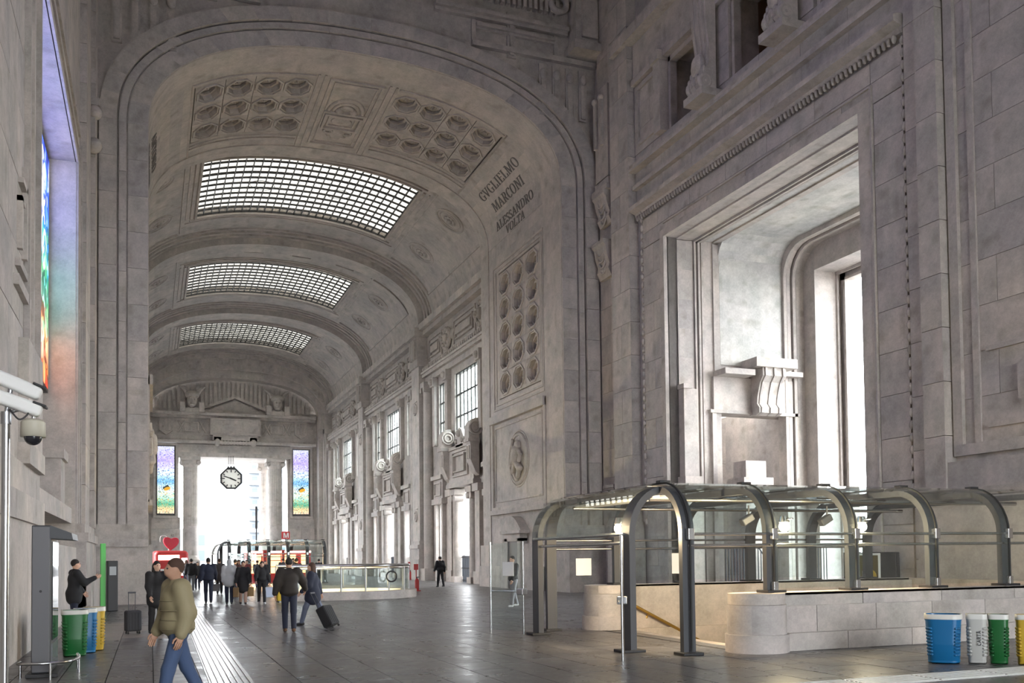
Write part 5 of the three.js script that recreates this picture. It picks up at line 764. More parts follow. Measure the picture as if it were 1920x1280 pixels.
{
  const P = [['blue', [0.005, 0.11, 0.27]], ['white', [0.4, 0.4, 0.38]], ['green', [0.006, 0.09, 0.02]], ['yellow', [0.45, 0.3, 0.03]]];
  const at = [[11.68, -11.42], [12.05, -11.12], [12.28, -10.92], [12.56, -10.66]];
  const bins = P.map(([n, c], i) => bin(`${n} ribbed recycling bin in the row before the stone parapet`, c, [at[i][0], 0, at[i][1]], 0.75, 0.76, [0.54, 0.3, 0.29, 0.3][i], 'bins before the parapet'));
  const f2 = await new FontLoader().loadAsync('fonts/droid/droid_sans_bold.typeface.json'); const t = new TextGeometry('CARTA', { font: f2, size: 0.055, depth: 0.004 }); t.computeBoundingBox(); t.rotateZ(Math.PI / 2); t.translate(0.025, 0.28, 0.147); t.rotateY(-1.35); obj('lettering', t, M.black, bins[1]).userData.label = 'black letters reading CARTA';
  const at2 = [[-1.3, -19.2], [-1.15, -19.75], [-1.02, -20.2], [-1.75, -19.9]];
  [['green', [0.008, 0.11, 0.025]], ['blue', [0.01, 0.12, 0.28]], ['yellow', [0.45, 0.3, 0.03]]].forEach(([n, c], i) => bin(`${n} ribbed recycling bin in the cluster beside the display totem`, c, [at2[i][0], 0, at2[i][1]], 0.1, 0.84, [0.46, 0.42, 0.4][i], 'bins beside the totem'));
}
// ================================================================ totem, camera mast, green post
{
  const o = thing('display_totem', 'tall grey display totem with a slanted hood by the left wall', 'totem', [-1.5, 0, -16.4]);
  obj('body', rbx(-0.17, 0.1, 0.06, 2.3, -0.56, 0.56, 0.02), M.gunmetal, o); obj('side_cover', rbx(-0.16, 0.08, 0.08, 2.28, 0.555, 0.58, 0.01), flat(0.13, 0.13, 0.14, 0.5), o); obj('base', rbx(-0.24, 0.2, 0, 0.06, -0.62, 0.62, 0.01), M.black, o);
  obj('screen', rbx(0.1, 0.115, 0.55, 2.05, -0.46, 0.46, 0.004), flat(0.015, 0.018, 0.02, 0.05), o); obj('lower_panel', rbx(0.1, 0.112, 0.12, 0.5, -0.46, 0.46, 0.004), flat(0.25, 0.27, 0.29, 0.2, 0.4), o);
  const hood = extr([[0, 0], [0.32, -0.02], [0.3, 0.08], [0, 0.2]], 1.16); hood.translate(0.08, 2.1, -0.58); obj('hood', hood, M.gunmetal, o); obj('lock', cyl(0.02, 0.02, 0, 0.01, 0, 0, 10).rotateX(Math.PI / 2).translate(-0.04, 1.3, 0.585), M.black, o);
  const r = thing('guard_rail', 'low curved steel guard rail round the foot of the display totem', 'rail', [-1.5, 0, -16.4]); obj('rail', tube([[-0.32, 0.24, 0.5], [-0.3, 0.24, 0.8], [0.0, 0.24, 0.88], [0.34, 0.24, 0.7], [0.46, 0.24, 0.2], [0.4, 0.24, -0.5]], 0.022, 50, 8), M.steel, r); for (const [x, z] of [[-0.32, 0.5], [0.12, 0.87], [0.46, 0.1], [0.4, -0.5]]) obj('post', rod([x, 0, z], [x, 0.24, z], 0.018), M.steel, r);
  const c = thing('camera_mast', 'chrome pole carrying two white surveillance cameras at the left wall', 'camera mast', [-1.66, 0, -13]);
  obj('pole', cyl(0.048, 0.048, 0, 3.55, 0, 0, 18), M.steel, c); obj('collar', cyl(0.06, 0.06, 3.45, 3.6, 0, 0, 18), M.brushed, c);
  for (const [y, t] of [[3.95, -0.5], [3.72, -0.42]]) { const g = new RoundedBoxGeometry(0.62, 0.17, 0.2, 3, 0.05); g.rotateZ(t * 0.8); g.translate(0.1, y, 0); const b = obj('camera_housing', g, M.white, c); const h = new RoundedBoxGeometry(0.16, 0.03, 0.22, 2, 0.01); h.rotateZ(t * 0.8); h.translate(0.38, y - 0.02, 0); obj('sun_hood', h, M.black, b); }
  obj('bracket', [rod([0, 3.55, 0], [0.05, 3.9, 0], 0.03), rod([0, 3.6, 0], [0.1, 3.7, 0.05], 0.02)], M.brushed, c); obj('cable', tube([[0.05, 3.62, 0.1], [0.16, 3.5, 0.1], [0.24, 3.56, 0.08], [0.28, 3.66, 0.06]], 0.012, 24, 6), M.black, c);
  const d = thing('dome_camera', 'beige dome surveillance camera on an arm by the chrome mast', 'camera', [-1.36, 3.28, -13]); obj('housing', lathe([[0, 0.24], [0.1, 0.24], [0.14, 0.2], [0.145, 0.02], [0, 0.02]], 24), flat(0.5, 0.47, 0.38, 0.5), d); obj('dome', (() => { const g = new THREE.SphereGeometry(0.105, 18, 10, 0, Math.PI * 2, Math.PI / 2, Math.PI / 2); g.translate(0, 0.02, 0); return g; })(), flat(0.02, 0.02, 0.025, 0.1), d); obj('arm', tube([[0, 0.24, 0], [0, 0.34, 0], [-0.12, 0.36, 0], [-0.3, 0.3, 0]], 0.022, 20, 8), M.steel, d);
  const g = thing('green_totem', 'narrow green and black service post against the left pier', 'post', [-1.55, 0, -35.4], 0.2); obj('green_panel', rbx(-0.05, 0.12, 0, 2.35, -0.05, 0.05, 0.02), flat(0.08, 0.5, 0.08, 0.4), g); obj('machine', rbx(0.16, 0.5, 0, 1.75, -0.2, 0.15, 0.03), M.black, g); obj('display', rbx(0.22, 0.44, 1.25, 1.55, 0.15, 0.16, 0.005), flat(0.3, 0.32, 0.33, 0.2), g);
}
// red extinguisher boxes and bell post in the gallery
[[12.9, -47.2, 'red fire extinguisher on a stand beside the glass balustrade'], [19.0, -71.5, 'red fire extinguisher at the foot of a gallery pier']].forEach(([x, z, l], i) => { const o = thing('fire_extinguisher', l, 'extinguisher', [x, 0, z]); obj('cylinder', lathe([[0, 0.05], [0.1, 0.05], [0.11, 0.1], [0.11, 0.55], [0.05, 0.66], [0, 0.66]], 18), M.red, o); obj('valve', [cyl(0.03, 0.03, 0.66, 0.74, 0, 0, 10), bx(-0.02, 0.12, 0.7, 0.74, -0.015, 0.015)], M.black, o); obj('stand', [bx(-0.16, 0.16, 0, 0.05, -0.16, 0.16), bx(-0.02, 0.02, 0, 1.1, -0.17, -0.13)], M.red, o); obj('sign', bx(-0.12, 0.12, 1.1, 1.4, -0.16, -0.14), M.red, o); });
// small arched doorway in the great arch's jamb
{
  const d = struct('door_1', 'small dark doorway with curved pediment in the great arch jamb', 'door'); const X = CX + AR.a + 0.06, z0 = -48.1, z1 = -45.9, g = (geo) => onWall(geo, 'x-', X, -47, 0);
  obj('door_leaf', g(bx(-0.75, 0.75, 0, 2.55, -0.1, 0.36)), flat(0.02, 0.02, 0.025, 0.5), d); obj('frame', [g(bx(-1.15, -0.75, 0, 2.7, 0, 0.42)), g(bx(0.75, 1.15, 0, 2.7, 0, 0.42)), g(bx(-1.15, 1.15, 2.55, 2.95, 0, 0.42))], stone, d);
  const pd = []; for (let i = 0; i <= 12; i++) { const t = i / 12; pd.push([-1.45 + 2.9 * t, 3.15 + 0.75 * Math.sin(t * Math.PI)]); } obj('pediment', [g(extr([[-1.45, 2.95], [1.45, 2.95], ...pd.slice().reverse()], 0.5)), g(bx(-1.5, 1.5, 2.95, 3.12, 0, 0.58))], stone, d);
}
// pale apartment block beyond the portal
{
  const b = thing('apartment_block', 'pale distant apartment block with balconies seen through the end portal', 'building', [31, 0, -262]);
  const pale = flat(0.16, 0.175, 0.19, 0.8), win = flat(0.05, 0.065, 0.08, 0.3);
  obj('wall', bx(-9, 13, 0, 34, -12, 0), pale, b);
  for (let f = 0; f < 10; f++) { const y = 2.5 + f * 3.2; obj('balcony', [bx(-6, -1, y, y + 0.25, 0, 1.6), bx(-6, -1, y + 0.25, y + 1.2, 1.5, 1.6)], pale, b); for (const x of [-5.2, -2.8, 2.2, 6.4, 10]) obj('window', bx(x, x + 1.3, y + 0.3, y + 2.4, -0.05, 0.05), win, b); }
  const c = thing('low_block', 'low pale building block left of the apartment tower outside', 'building', [4, 0, -230]); obj('wall', bx(-8, 9, 0, 9, -8, 0), pale, c); for (let f = 0; f < 2; f++) for (let k = 0; k < 6; k++) obj('window', bx(-7 + k * 2.7, -5.6 + k * 2.7, 1.5 + f * 3.6, 3.9 + f * 3.6, -0.05, 0.06), win, c);
}
// ================================================================ PEOPLE
// surface nets over a distance field
function nets(f, lo, hi, h) {
  const n = [0, 1, 2].map((k) => Math.ceil((hi[k] - lo[k]) / h) + 1), [nx, ny, nz] = n, F = new Float32Array(nx * ny * nz);
  const at = (i, j, k) => i + nx * (j + ny * k);
  for (let k = 0; k < nz; k++) for (let j = 0; j < ny; j++) for (let i = 0; i < nx; i++) F[at(i, j, k)] = f(lo[0] + i * h, lo[1] + j * h, lo[2] + k * h);
  const id = new Int32Array(nx * ny * nz).fill(-1), pos = [], idx = [];
  const E = [[0, 1], [2, 3], [4, 5], [6, 7], [0, 2], [1, 3], [4, 6], [5, 7], [0, 4], [1, 5], [2, 6], [3, 7]];
  for (let k = 0; k < nz - 1; k++) for (let j = 0; j < ny - 1; j++) for (let i = 0; i < nx - 1; i++) {
    const v = []; let m = 0; for (let c = 0; c < 8; c++) { v[c] = F[at(i + (c & 1), j + (c >> 1 & 1), k + (c >> 2))]; if (v[c] < 0) m |= 1 << c; }
    if (m === 0 || m === 255) continue;
    let x = 0, y = 0, z = 0, q = 0; for (const [a, b] of E) { if ((v[a] < 0) === (v[b] < 0)) continue; const t = v[a] / (v[a] - v[b]); x += (a & 1) + t * ((b & 1) - (a & 1)); y += (a >> 1 & 1) + t * ((b >> 1 & 1) - (a >> 1 & 1)); z += (a >> 2) + t * ((b >> 2) - (a >> 2)); q++; }
    id[at(i, j, k)] = pos.length / 3; pos.push(lo[0] + (i + x / q) * h, lo[1] + (j + y / q) * h, lo[2] + (k + z / q) * h);
  }
  const quad = (a, b, c, d, flip) => { if (a < 0 || b < 0 || c < 0 || d < 0) return; flip ? idx.push(a, c, b, a, d, c) : idx.push(a, b, c, a, c, d); };
  for (let k = 1; k < nz - 1; k++) for (let j = 1; j < ny - 1; j++) for (let i = 1; i < nx - 1; i++) {
    const s = F[at(i, j, k)] < 0;
    if (s !== F[at(i + 1, j, k)] < 0) quad(id[at(i, j - 1, k - 1)], id[at(i, j, k - 1)], id[at(i, j, k)], id[at(i, j - 1, k)], !s);
    if (s !== F[at(i, j + 1, k)] < 0) quad(id[at(i - 1, j, k - 1)], id[at(i - 1, j, k)], id[at(i, j, k)], id[at(i, j, k - 1)], !s);
    if (s !== F[at(i, j, k + 1)] < 0) quad(id[at(i - 1, j - 1, k)], id[at(i, j - 1, k)], id[at(i, j, k)], id[at(i - 1, j, k)], !s);
  }
  const g = new THREE.BufferGeometry(); g.setAttribute('position', new THREE.Float32BufferAttribute(pos, 3)); g.setIndex(idx); g.computeVertexNormals(); return g;
}
const capD = (x, y, z, a, b, ra, rb) => { const bx_ = b[0] - a[0], by = b[1] - a[1], bz = b[2] - a[2], px = x - a[0], py = y - a[1], pz = z - a[2]; const t = Math.max(0, Math.min(1, (px * bx_ + py * by + pz * bz) / (bx_ * bx_ + by * by + bz * bz + 1e-9))); return Math.hypot(px - bx_ * t, py - by * t, pz - bz * t) - (ra + (rb - ra) * t); };
const ellD = (x, y, z, c, r) => { const q = Math.hypot((x - c[0]) / r[0], (y - c[1]) / r[1], (z - c[2]) / r[2]); return (q - 1) * Math.min(...r); };
const smin = (a, b, k) => { const h = Math.max(k - Math.abs(a - b), 0) / k; return Math.min(a, b) - h * h * k * 0.25; };
function field(prims, k = 0.035) { return (x, y, z) => { let d = 1e3; for (const p of prims) d = smin(d, p.r.length === 3 ? ellD(x, y, z, p.a, p.r) : capD(x, y, z, p.a, p.b, p.r[0], p.r[1]), k); return d; }; }
function meshOf(prims, h, k) { const lo = [9, 9, 9], hi = [-9, -9, -9]; for (const p of prims) for (const q of [p.a, p.b || p.a]) for (let i = 0; i < 3; i++) { const r = p.r.length === 3 ? p.r[i] : Math.max(...p.r); lo[i] = Math.min(lo[i], q[i] - r - 2.5 * h); hi[i] = Math.max(hi[i], q[i] + r + 2.5 * h); } return nets(field(prims, k), lo, hi, h); }
// hand with palm, four fingers and a thumb, hanging along -y from the wrist, thumb towards +z
function handGeo(side, s) {
  const cap = (a, b, r) => { const A = V(...a), B = V(...b), g = new THREE.CapsuleGeometry(r, A.distanceTo(B), 2, 6); g.applyQuaternion(new THREE.Quaternion().setFromUnitVectors(V(0, 1, 0), B.clone().sub(A).normalize())); const c = A.add(B).multiplyScalar(0.5); g.translate(c.x, c.y, c.z); return g; };
  const gs = [sph(0.04, 0, -0.05, 0, 0.5, 1.15, 1, 8, 6)], L = [0.07, 0.08, 0.074, 0.058];
  L.forEach((l, i) => { const z = 0.028 - i * 0.019; gs.push(cap([0, -0.085, z], [-side * 0.008, -0.085 - l * 0.55, z], 0.0095), cap([-side * 0.008, -0.085 - l * 0.55, z], [-side * 0.03, -0.085 - l, z], 0.0085)); });
  gs.push(cap([0, -0.035, 0.034], [-side * 0.012, -0.075, 0.058], 0.011), cap([-side * 0.012, -0.075, 0.058], [-side * 0.02, -0.105, 0.055], 0.0095));
  gs.forEach((g) => g.scale(s, s, s)); return gs;
}
const SKIN = [flat(0.55, 0.33, 0.23, 0.6), flat(0.42, 0.24, 0.16, 0.6), flat(0.6, 0.38, 0.28, 0.6)];
/* o: h height, step leg swing (radians), arms [left, right] forward swing, bend [left, right] elbow, out arm spread, top/legs/hair/shoe colours,
   coat: hem height as a share of h, puff: extra girth, long: long hair, hood, hat, lean */
function person(label, pos, face, o = {}) {
  const P = { h: 1.74, step: 0.35, arms: [-0.3, 0.3], bend: [0.25, 0.25], out: 0.12, coat: 0.5, puff: 0.02, cell: 0.024, lean: 0.03, look: 0, ...o }, s = P.h / 1.74;
  const g = thing('person', label, 'person', pos, face);
  const hip = 0.93 * s, kn = 0.44 * s, lat = 0.095 * s, lean = (y) => (y - hip) * P.lean;
  const legs = [-1, 1].map((sd) => { const a = P.step * sd, H = [lat * sd, hip, 0], K = [lat * sd * 0.95, hip - kn * Math.cos(a), kn * Math.sin(a)], b = a < 0 ? a - Math.abs(P.step) * 0.5 : a * 0.6, A = [lat * sd * 0.85, K[1] - 0.42 * s * Math.cos(b), K[2] + 0.42 * s * Math.sin(b)]; return { H, K, A, b }; });
  const drop = Math.min(...legs.map((l) => l.A[1])) - 0.075 * s; for (const l of legs) for (const q of [l.H, l.K, l.A]) q[1] -= drop;
  const by = -drop, sy = 1.42 * s + by, shW = 0.185 * s;
  const chest = [0, 1.26 * s + by, lean(1.26 * s)], waist = [0, 1.05 * s + by, lean(1.05 * s) * 0.6], pel = [0, hip + 0.02 + by, 0], neck = [0, 1.47 * s + by, lean(1.5 * s)], hd = [0, 1.63 * s + by, lean(1.63 * s) + 0.015];
  const arms = [-1, 1].map((sd, i) => { const a = P.arms[i], S0 = [shW * sd, sy, lean(1.42 * s)], u = 0.29 * s, sp = Array.isArray(P.out) ? P.out[i] : P.out, E = [S0[0] + sd * u * Math.sin(sp), S0[1] - u * Math.cos(a) * Math.cos(sp), S0[2] + u * Math.sin(a)], e = a + P.bend[i], W = [E[0] + sd * 0.25 * s * Math.sin(sp * 0.6), E[1] - 0.25 * s * Math.cos(e), E[2] + 0.25 * s * Math.sin(e)]; return { S0, E, W, e, sd }; });
  const cp = (a, b, r0, r1) => ({ a, b, r: [r0 * s, r1 * s] }), el = (a, rx, ry, rz) => ({ a, r: [rx * s, ry * s, rz * s] });
  // body: one continuous surface
  const body = [el([chest[0], chest[1], chest[2]], 0.155, 0.2, 0.11), el(waist, 0.13, 0.17, 0.1), el(pel, 0.15, 0.12, 0.115), cp(neck, [hd[0], hd[1] - 0.07 * s, hd[2] - 0.01], 0.055, 0.05), el(hd, 0.074, 0.108, 0.092), el([hd[0], hd[1] - 0.055 * s, hd[2] + 0.03 * s], 0.055, 0.055, 0.058), el([hd[0], hd[1] - 0.012 * s, hd[2] + 0.098 * s], 0.014, 0.028, 0.02), el([hd[0] - 0.077 * s, hd[1] - 0.01, hd[2]], 0.012, 0.028, 0.02), el([hd[0] + 0.077 * s, hd[1] - 0.01, hd[2]], 0.012, 0.028, 0.02), el([hd[0], hd[1] - 0.062 * s, hd[2] + 0.086 * s], 0.024, 0.009, 0.012)];
  for (const l of legs) body.push(cp(l.H, l.K, 0.085, 0.055), cp(l.K, l.A, 0.055, 0.038), cp([l.A[0], l.A[1] - 0.03 * s, l.A[2] - 0.03 * s], [l.A[0], l.A[1] - 0.045 * s, l.A[2] + 0.12 * s], 0.035, 0.028));
  for (const a of arms) body.push(cp(a.S0, a.E, 0.055, 0.042), cp(a.E, a.W, 0.04, 0.028));
  const bg = [meshOf(body, P.cell, 0.03)];
  for (const a of arms) for (const q of handGeo(a.sd, s * 1.05)) { q.rotateX(-a.e); q.translate(...a.W); bg.push(q); }
  obj('body', bg, P.skin || SKIN[0], g);
  const pf = P.puff;
  // trousers
  if (P.legs) { const t = [el(pel, 0.16, 0.125, 0.125)]; for (const l of legs) t.push(cp(l.H, l.K, 0.1, 0.075), cp(l.K, [l.A[0], l.A[1] + 0.02, l.A[2]], 0.075, 0.062)); obj('trousers', meshOf(t, P.cell, 0.03), P.legs, g); }
  // jacket or coat
  const hem = P.coat * P.h, jk = [el([chest[0], chest[1], chest[2]], 0.17 + pf, 0.21, 0.125 + pf), el(waist, 0.15 + pf, 0.18, 0.12 + pf), cp([0, sy - 0.01, lean(1.4 * s)], [0, sy + 0.055 * s, lean(1.45 * s)], 0.085, 0.07)];
  for (const a of arms) jk.push(cp(a.S0, a.E, 0.07 + pf * 0.8, 0.06 + pf * 0.7), cp(a.E, [a.W[0], a.W[1] + 0.01, a.W[2]], 0.058 + pf * 0.7, 0.045 + pf * 0.4));
  const hy = Math.max(hem, 0.05) + by + 0.08; jk.push(el([0, Math.max(hy + 0.05, hip - 0.02 + by), 0], 0.17 + pf, 0.12, 0.135 + pf));
  if (P.coat < 0.46) for (const l of legs) { const t = Math.min(1, Math.max(0, (l.H[1] - hy) / (l.H[1] - l.K[1]))); const q = [0, 1, 2].map((i) => l.H[i] + (l.K[i] - l.H[i]) * t * 0.9); jk.push(cp([l.H[0] * 0.7, l.H[1], l.H[2]], [q[0] * 0.75, hy, q[2] * 0.7], 0.13 + pf, 0.125 + pf)); jk.push(cp([0, hip + by, 0], [0, hy, 0], 0.14 + pf, 0.13 + pf)); }
  if (P.hood) jk.push(el([0, hd[1] - 0.01, hd[2] - 0.02 * s], 0.1, 0.135, 0.1));
  const jm = obj('jacket', meshOf(jk, P.cell, 0.05), P.top, g);
  if (P.quilt) { const rings = []; for (let y = hy + 0.02; y < sy - 0.1; y += 0.11) { const t = new THREE.TorusGeometry(1, 0.012, 5, 28); t.rotateX(Math.PI / 2); t.scale((0.175 + pf) * s, 0.6, (0.135 + pf) * s); t.translate(0, y, lean(y) * 0.8); rings.push(t); } obj('quilt_seams', rings, P.quilt, jm); }
  // hair
  const hr = [el([hd[0], hd[1] + 0.03 * s, hd[2] - 0.018 * s], 0.085, 0.1, 0.098)]; if (P.long) hr.push(cp([-0.055 * s, hd[1], hd[2] - 0.04 * s], [-0.075 * s, hd[1] - P.long * s, hd[2] - 0.05 * s], 0.045, 0.04), cp([0.055 * s, hd[1], hd[2] - 0.04 * s], [0.075 * s, hd[1] - P.long * s, hd[2] - 0.05 * s], 0.045, 0.04), cp([0, hd[1], hd[2] - 0.06 * s], [0, hd[1] - P.long * s, hd[2] - 0.08 * s], 0.06, 0.05));
  if (!P.hood) obj('hair', meshOf(hr, P.cell * 0.7, 0.03), P.hair || M.black, g);
  obj('eyes', [-1, 1].map((q) => sph(0.011 * s, hd[0] + q * 0.03 * s, hd[1] + 0.008 * s, hd[2] + 0.086 * s)), M.black, g);
  legs.forEach((l) => obj('shoe', meshOf([cp([l.A[0], l.A[1] - 0.03 * s, l.A[2] - 0.035 * s], [l.A[0], l.A[1] - 0.042 * s, l.A[2] + 0.13 * s], 0.045, 0.036), cp([l.A[0], l.A[1] + 0.02, l.A[2]], [l.A[0], l.A[1] - 0.03 * s, l.A[2]], 0.048, 0.045)], P.cell * 0.8, 0.02), P.shoe || M.black, g));
  g.userData.wrists = undefined; delete g.userData.wrists;
  const w = arms.map((a) => V(...a.W).applyAxisAngle(V(0, 1, 0), face).add(V(...pos)));
  return { g, w };
}
const C = (r, g, b, ro = 0.8) => flat(r, g, b, ro);
const black = C(0.012, 0.012, 0.014), navy = C(0.012, 0.016, 0.035), charcoal = C(0.03, 0.03, 0.035), jeans = C(0.05, 0.08, 0.16), brownHair = C(0.06, 0.03, 0.018), darkHair = C(0.015, 0.011, 0.01), whiteShoe = C(0.6, 0.6, 0.6), paleGrey = C(0.42, 0.43, 0.44);
const suitcase = (label, col, pos, turn, w, h, d, tilt = 0, pull = 0.45) => {
  const o = thing('suitcase', label, 'suitcase', pos, turn), in_ = (g) => { g.rotateX(tilt); return g; };
  obj('shell', in_(rbx(-w / 2, w / 2, 0.06, h, -d / 2, d / 2, 0.05, 3)), col, o); obj('ribs', [-0.3, -0.1, 0.1, 0.3].map((k) => in_(rbx(w * k - 0.012, w * k + 0.012, 0.1, h - 0.06, d / 2 - 0.004, d / 2 + 0.008, 0.004, 1))), col, o);
  for (const sx of [-1, 1]) for (const sz of [-1, 1]) obj('wheel', in_(new THREE.CylinderGeometry(0.03, 0.03, 0.025, 12).rotateZ(Math.PI / 2).translate(sx * w * 0.36, 0.03, sz * d * 0.34)), M.rubber, o);
  obj('pull_handle', [in_(rod([-w * 0.22, h - 0.05, -d * 0.35], [-w * 0.22, h + pull, -d * 0.35], 0.009, 6)), in_(rod([w * 0.22, h - 0.05, -d * 0.35], [w * 0.22, h + pull, -d * 0.35], 0.009, 6)), in_(rbx(-w * 0.26, w * 0.26, h + pull - 0.02, h + pull + 0.02, -d * 0.35 - 0.015, -d * 0.35 + 0.015, 0.01))], M.gunmetal, o);
  return o;
};
const bag = (label, col, hand, w, h, d, turn, strap = 0.2) => { const o = thing('carrier_bag', label, 'bag', [hand.x, hand.y - 0.1 * 1 - strap - h, hand.z], turn); obj('sack', (() => { const g = new RoundedBoxGeometry(w, h, d, 3, 0.02); const p = g.attributes.position; for (let i = 0; i < p.count; i++) { const t = (p.getY(i) + h / 2) / h; p.setX(i, p.getX(i) * (0.92 + 0.1 * t)); p.setZ(i, p.getZ(i) * (1.05 - 0.35 * t)); } g.computeVertexNormals(); g.translate(0, h / 2, 0); return g; })(), col, o); obj('handles', [-1, 1].map((q) => tube([[-w * 0.25, h - 0.01, q * d * 0.2], [-w * 0.12, h + strap * 0.9, 0], [w * 0.12, h + strap * 0.9, 0], [w * 0.25, h - 0.01, q * d * 0.2]], 0.006, 16, 5)), C(0.2, 0.16, 0.1), o); return o; };
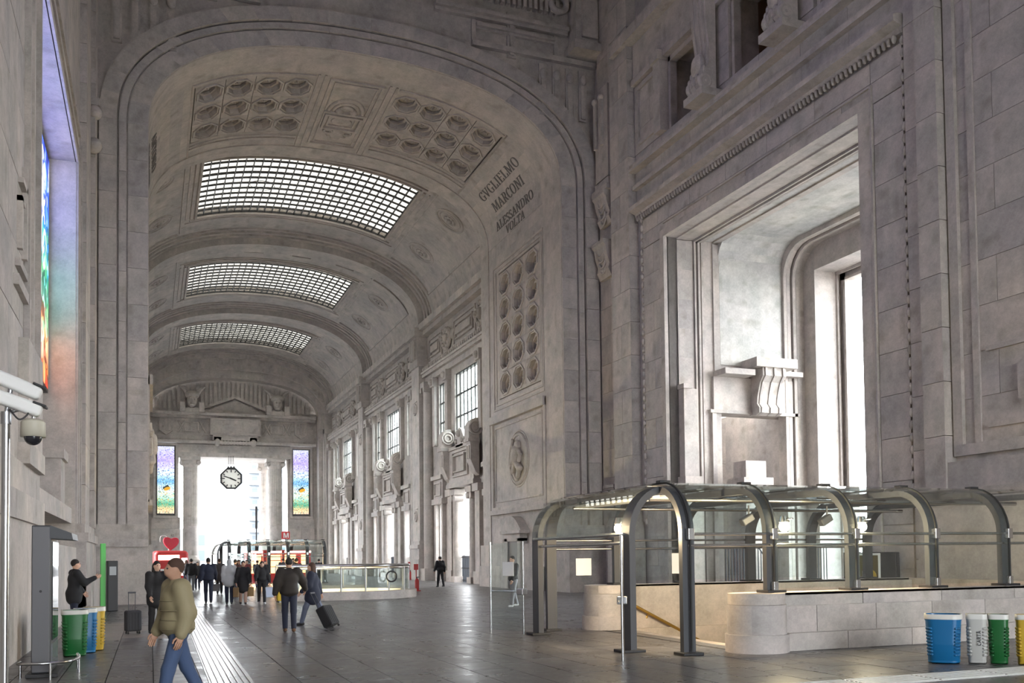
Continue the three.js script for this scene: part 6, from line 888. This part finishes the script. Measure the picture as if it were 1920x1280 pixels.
// -- facing 0 looks towards +z (to the viewer), PI looks away
{
  let p;
  person('person in yellow padded jacket and blue jeans striding past the tactile strip', [0.3, 0, -11.6], -1.3, { h: 1.78, top: C(0.25, 0.21, 0.12, 0.7), legs: C(0.045, 0.075, 0.15), hair: brownHair, coat: 0.49, puff: 0.05, quilt: C(0.17, 0.14, 0.08), step: 0.3, arms: [0.12, -0.2], bend: [0.35, 0.5], cell: 0.016, skin: SKIN[1] });
  p = person('woman in black coat with long hair standing beside a black suitcase', [0.14, 0, -24.0], 0.45, { h: 1.72, top: black, legs: black, hair: darkHair, long: 0.2, coat: 0.4, puff: 0.03, step: 0.1, arms: [0.2, 0.9], bend: [0.3, 1.5], out: 0.15, skin: SKIN[2] });
  suitcase('small upright black cabin suitcase standing by the woman with long hair', charcoal, [-0.38, 0, -24.3], 0.3, 0.36, 0.56, 0.24, 0, 0.42);
  person('person in long dark coat leaning by the left wall beside the bins', [-1.75, 0, -25.6], 1.9, { h: 1.78, top: black, legs: navy, hair: darkHair, coat: 0.42, puff: 0.03, step: 0.06, arms: [0.6, 0.3], bend: [1.4, 0.4], cell: 0.022 });
  person('man in wide dark jacket walking away in the middle of the floor', [3.12, 0, -23.0], Math.PI, { h: 1.76, top: C(0.02, 0.016, 0.014), legs: navy, hair: darkHair, coat: 0.47, puff: 0.055, step: 0.16, arms: [0.35, -0.3], bend: [0.3, 0.3], out: [0.55, 0.35], cell: 0.02, shoe: C(0.12, 0.06, 0.03) });
  p = person('person in dark coat and pink scarf pulling a dark suitcase across', [4.0, 0, -25.0], -1.9, { h: 1.68, top: navy, legs: C(0.1, 0.12, 0.18), hair: brownHair, long: 0.12, coat: 0.4, puff: 0.045, step: 0.42, arms: [-0.4, 0.2], bend: [0.1, 0.6], cell: 0.022 });
  suitcase('tilted black trolley suitcase pulled across the middle of the floor', black, [4.3, 0, -23.7], 0.9, 0.44, 0.6, 0.27, -0.5, 0.45);
  p = person('person in hooded pale grey coat walking away down the gallery', [2.9, 0, -38.4], Math.PI, { h: 1.76, top: paleGrey, legs: navy, coat: 0.43, puff: 0.035, hood: 1, step: 0.12, arms: [0.1, -0.1] });
  p = person('person in long black coat carrying brown paper bags in both hands', [3.4, 0, -38.1], 0.05, { h: 1.68, top: black, legs: C(0.5, 0.33, 0.26), hair: darkHair, coat: 0.3, puff: 0.03, step: 0.14, arms: [0, 0], bend: [0.1, 0.1], out: 0.22 });
  bag('brown paper bag in the left hand of the person in long black coat', C(0.28, 0.18, 0.08), p.w[1], 0.26, 0.36, 0.12, 0.3, 0.1); bag('brown paper bag in the right hand of the person in long black coat', C(0.2, 0.13, 0.06), p.w[0], 0.22, 0.38, 0.12, -0.4, 0.1);
  p = person('woman in black jacket and white shoes carrying a pale blue carrier bag', [4.08, 0, -37.8], 0.1, { h: 1.66, top: black, legs: black, hair: darkHair, long: 0.1, coat: 0.5, step: 0.18, arms: [0.2, 0.05], bend: [0.5, 0.2], out: 0.25, shoe: whiteShoe, skin: SKIN[2] });
  bag('pale blue carrier bag swinging from the hand of the woman in white shoes', C(0.4, 0.45, 0.55), p.w[1], 0.34, 0.4, 0.1, 0.2, 0.1);
  p = person('man in padded navy jacket walking away beside the tactile strip', [2.2, 0, -39.8], Math.PI, { h: 1.82, top: navy, legs: navy, hair: darkHair, coat: 0.47, puff: 0.05, quilt: C(0.008, 0.01, 0.02), step: 0.2, arms: [0.25, -0.25], out: 0.22 });
  bag('grey handbag hanging beside the man in padded navy jacket', C(0.12, 0.11, 0.11), p.w[0], 0.34, 0.3, 0.12, 0.1, 0.1);
  person('man in black jacket and grey trousers walking away near the booth', [2.08, 0, -53.6], Math.PI, { h: 1.8, top: black, legs: C(0.12, 0.12, 0.13), hair: darkHair, coat: 0.48, puff: 0.04, step: 0.15, out: 0.2, shoe: whiteShoe });
  person('person in dark jacket standing with jeans and a yellow suitcase by the balustrade', [6.5, 0, -45.4], Math.PI - 0.4, { h: 1.76, top: black, legs: C(0.1, 0.17, 0.3), hair: darkHair, step: 0.08, shoe: whiteShoe });
  suitcase('yellow hard suitcase standing at the kerb of the glass balustrade', C(0.62, 0.42, 0.02, 0.4), [4.95, 0, -38.6], 0.2, 0.46, 0.68, 0.28, 0, 0.2);
  person('person in black with white trainers standing beyond the canopy glass', [11.75, 0, -30.4], -1.2, { h: 1.76, top: black, legs: C(0.25, 0.25, 0.27), hair: darkHair, step: 0.22, coat: 0.48, shoe: whiteShoe });
  person('lone dark figure with backpack walking before the gallery doorway', [15.9, 0, -53.0], Math.PI + 0.3, { h: 1.78, top: black, legs: black, hair: darkHair, step: 0.2, puff: 0.05 });
  // crowd before the far canopy
  [[2.6, -58, 0.2, charcoal], [3.3, -50, Math.PI, C(0.06, 0.05, 0.05)], [3.7, -45.5, 2.9, C(0.08, 0.03, 0.03)], [4.4, -52, 0.4, navy], [5.2, -56, -0.3, C(0.15, 0.03, 0.03)], [6.2, -60, 2.8, charcoal], [6.9, -62, 0.3, black], [7.9, -61, 3.3, C(0.05, 0.05, 0.06)], [8.8, -63, 0.8, C(0.08, 0.06, 0.05)], [2.15, -63, 3.0, C(0.2, 0.2, 0.21)], [10.4, -62.5, 2.5, black]].forEach(([x, z, f, c], i) => person(['person in charcoal coat in the crowd before the booth', 'dark brown coated person walking away behind the grey hooded coat', 'person in dark red coat in the crowd behind the black coat', 'person in navy coat among the crowd before the red shop', 'person in red jacket among the crowd before the red shop', 'person in charcoal jacket walking to the far canopy', 'person in black jacket near the far canopy hoops', 'grey coated person by the far canopy glass', 'person in brown jacket by the far canopy end', 'person in pale grey coat near the tactile strip end', 'person in black at the window end of the far canopy'][i], [x, 0, z], f, { h: 1.62 + (i * 37 % 20) / 100, top: c, legs: [navy, black, jeans][i % 3], hair: i % 2 ? brownHair : darkHair, long: i % 3 === 0 ? 0.15 : 0, coat: [0.48, 0.4, 0.5][i % 3], step: 0.1 + (i % 4) * 0.07, puff: 0.03, cell: 0.034 }));
}
renderer.render(scene, camera);
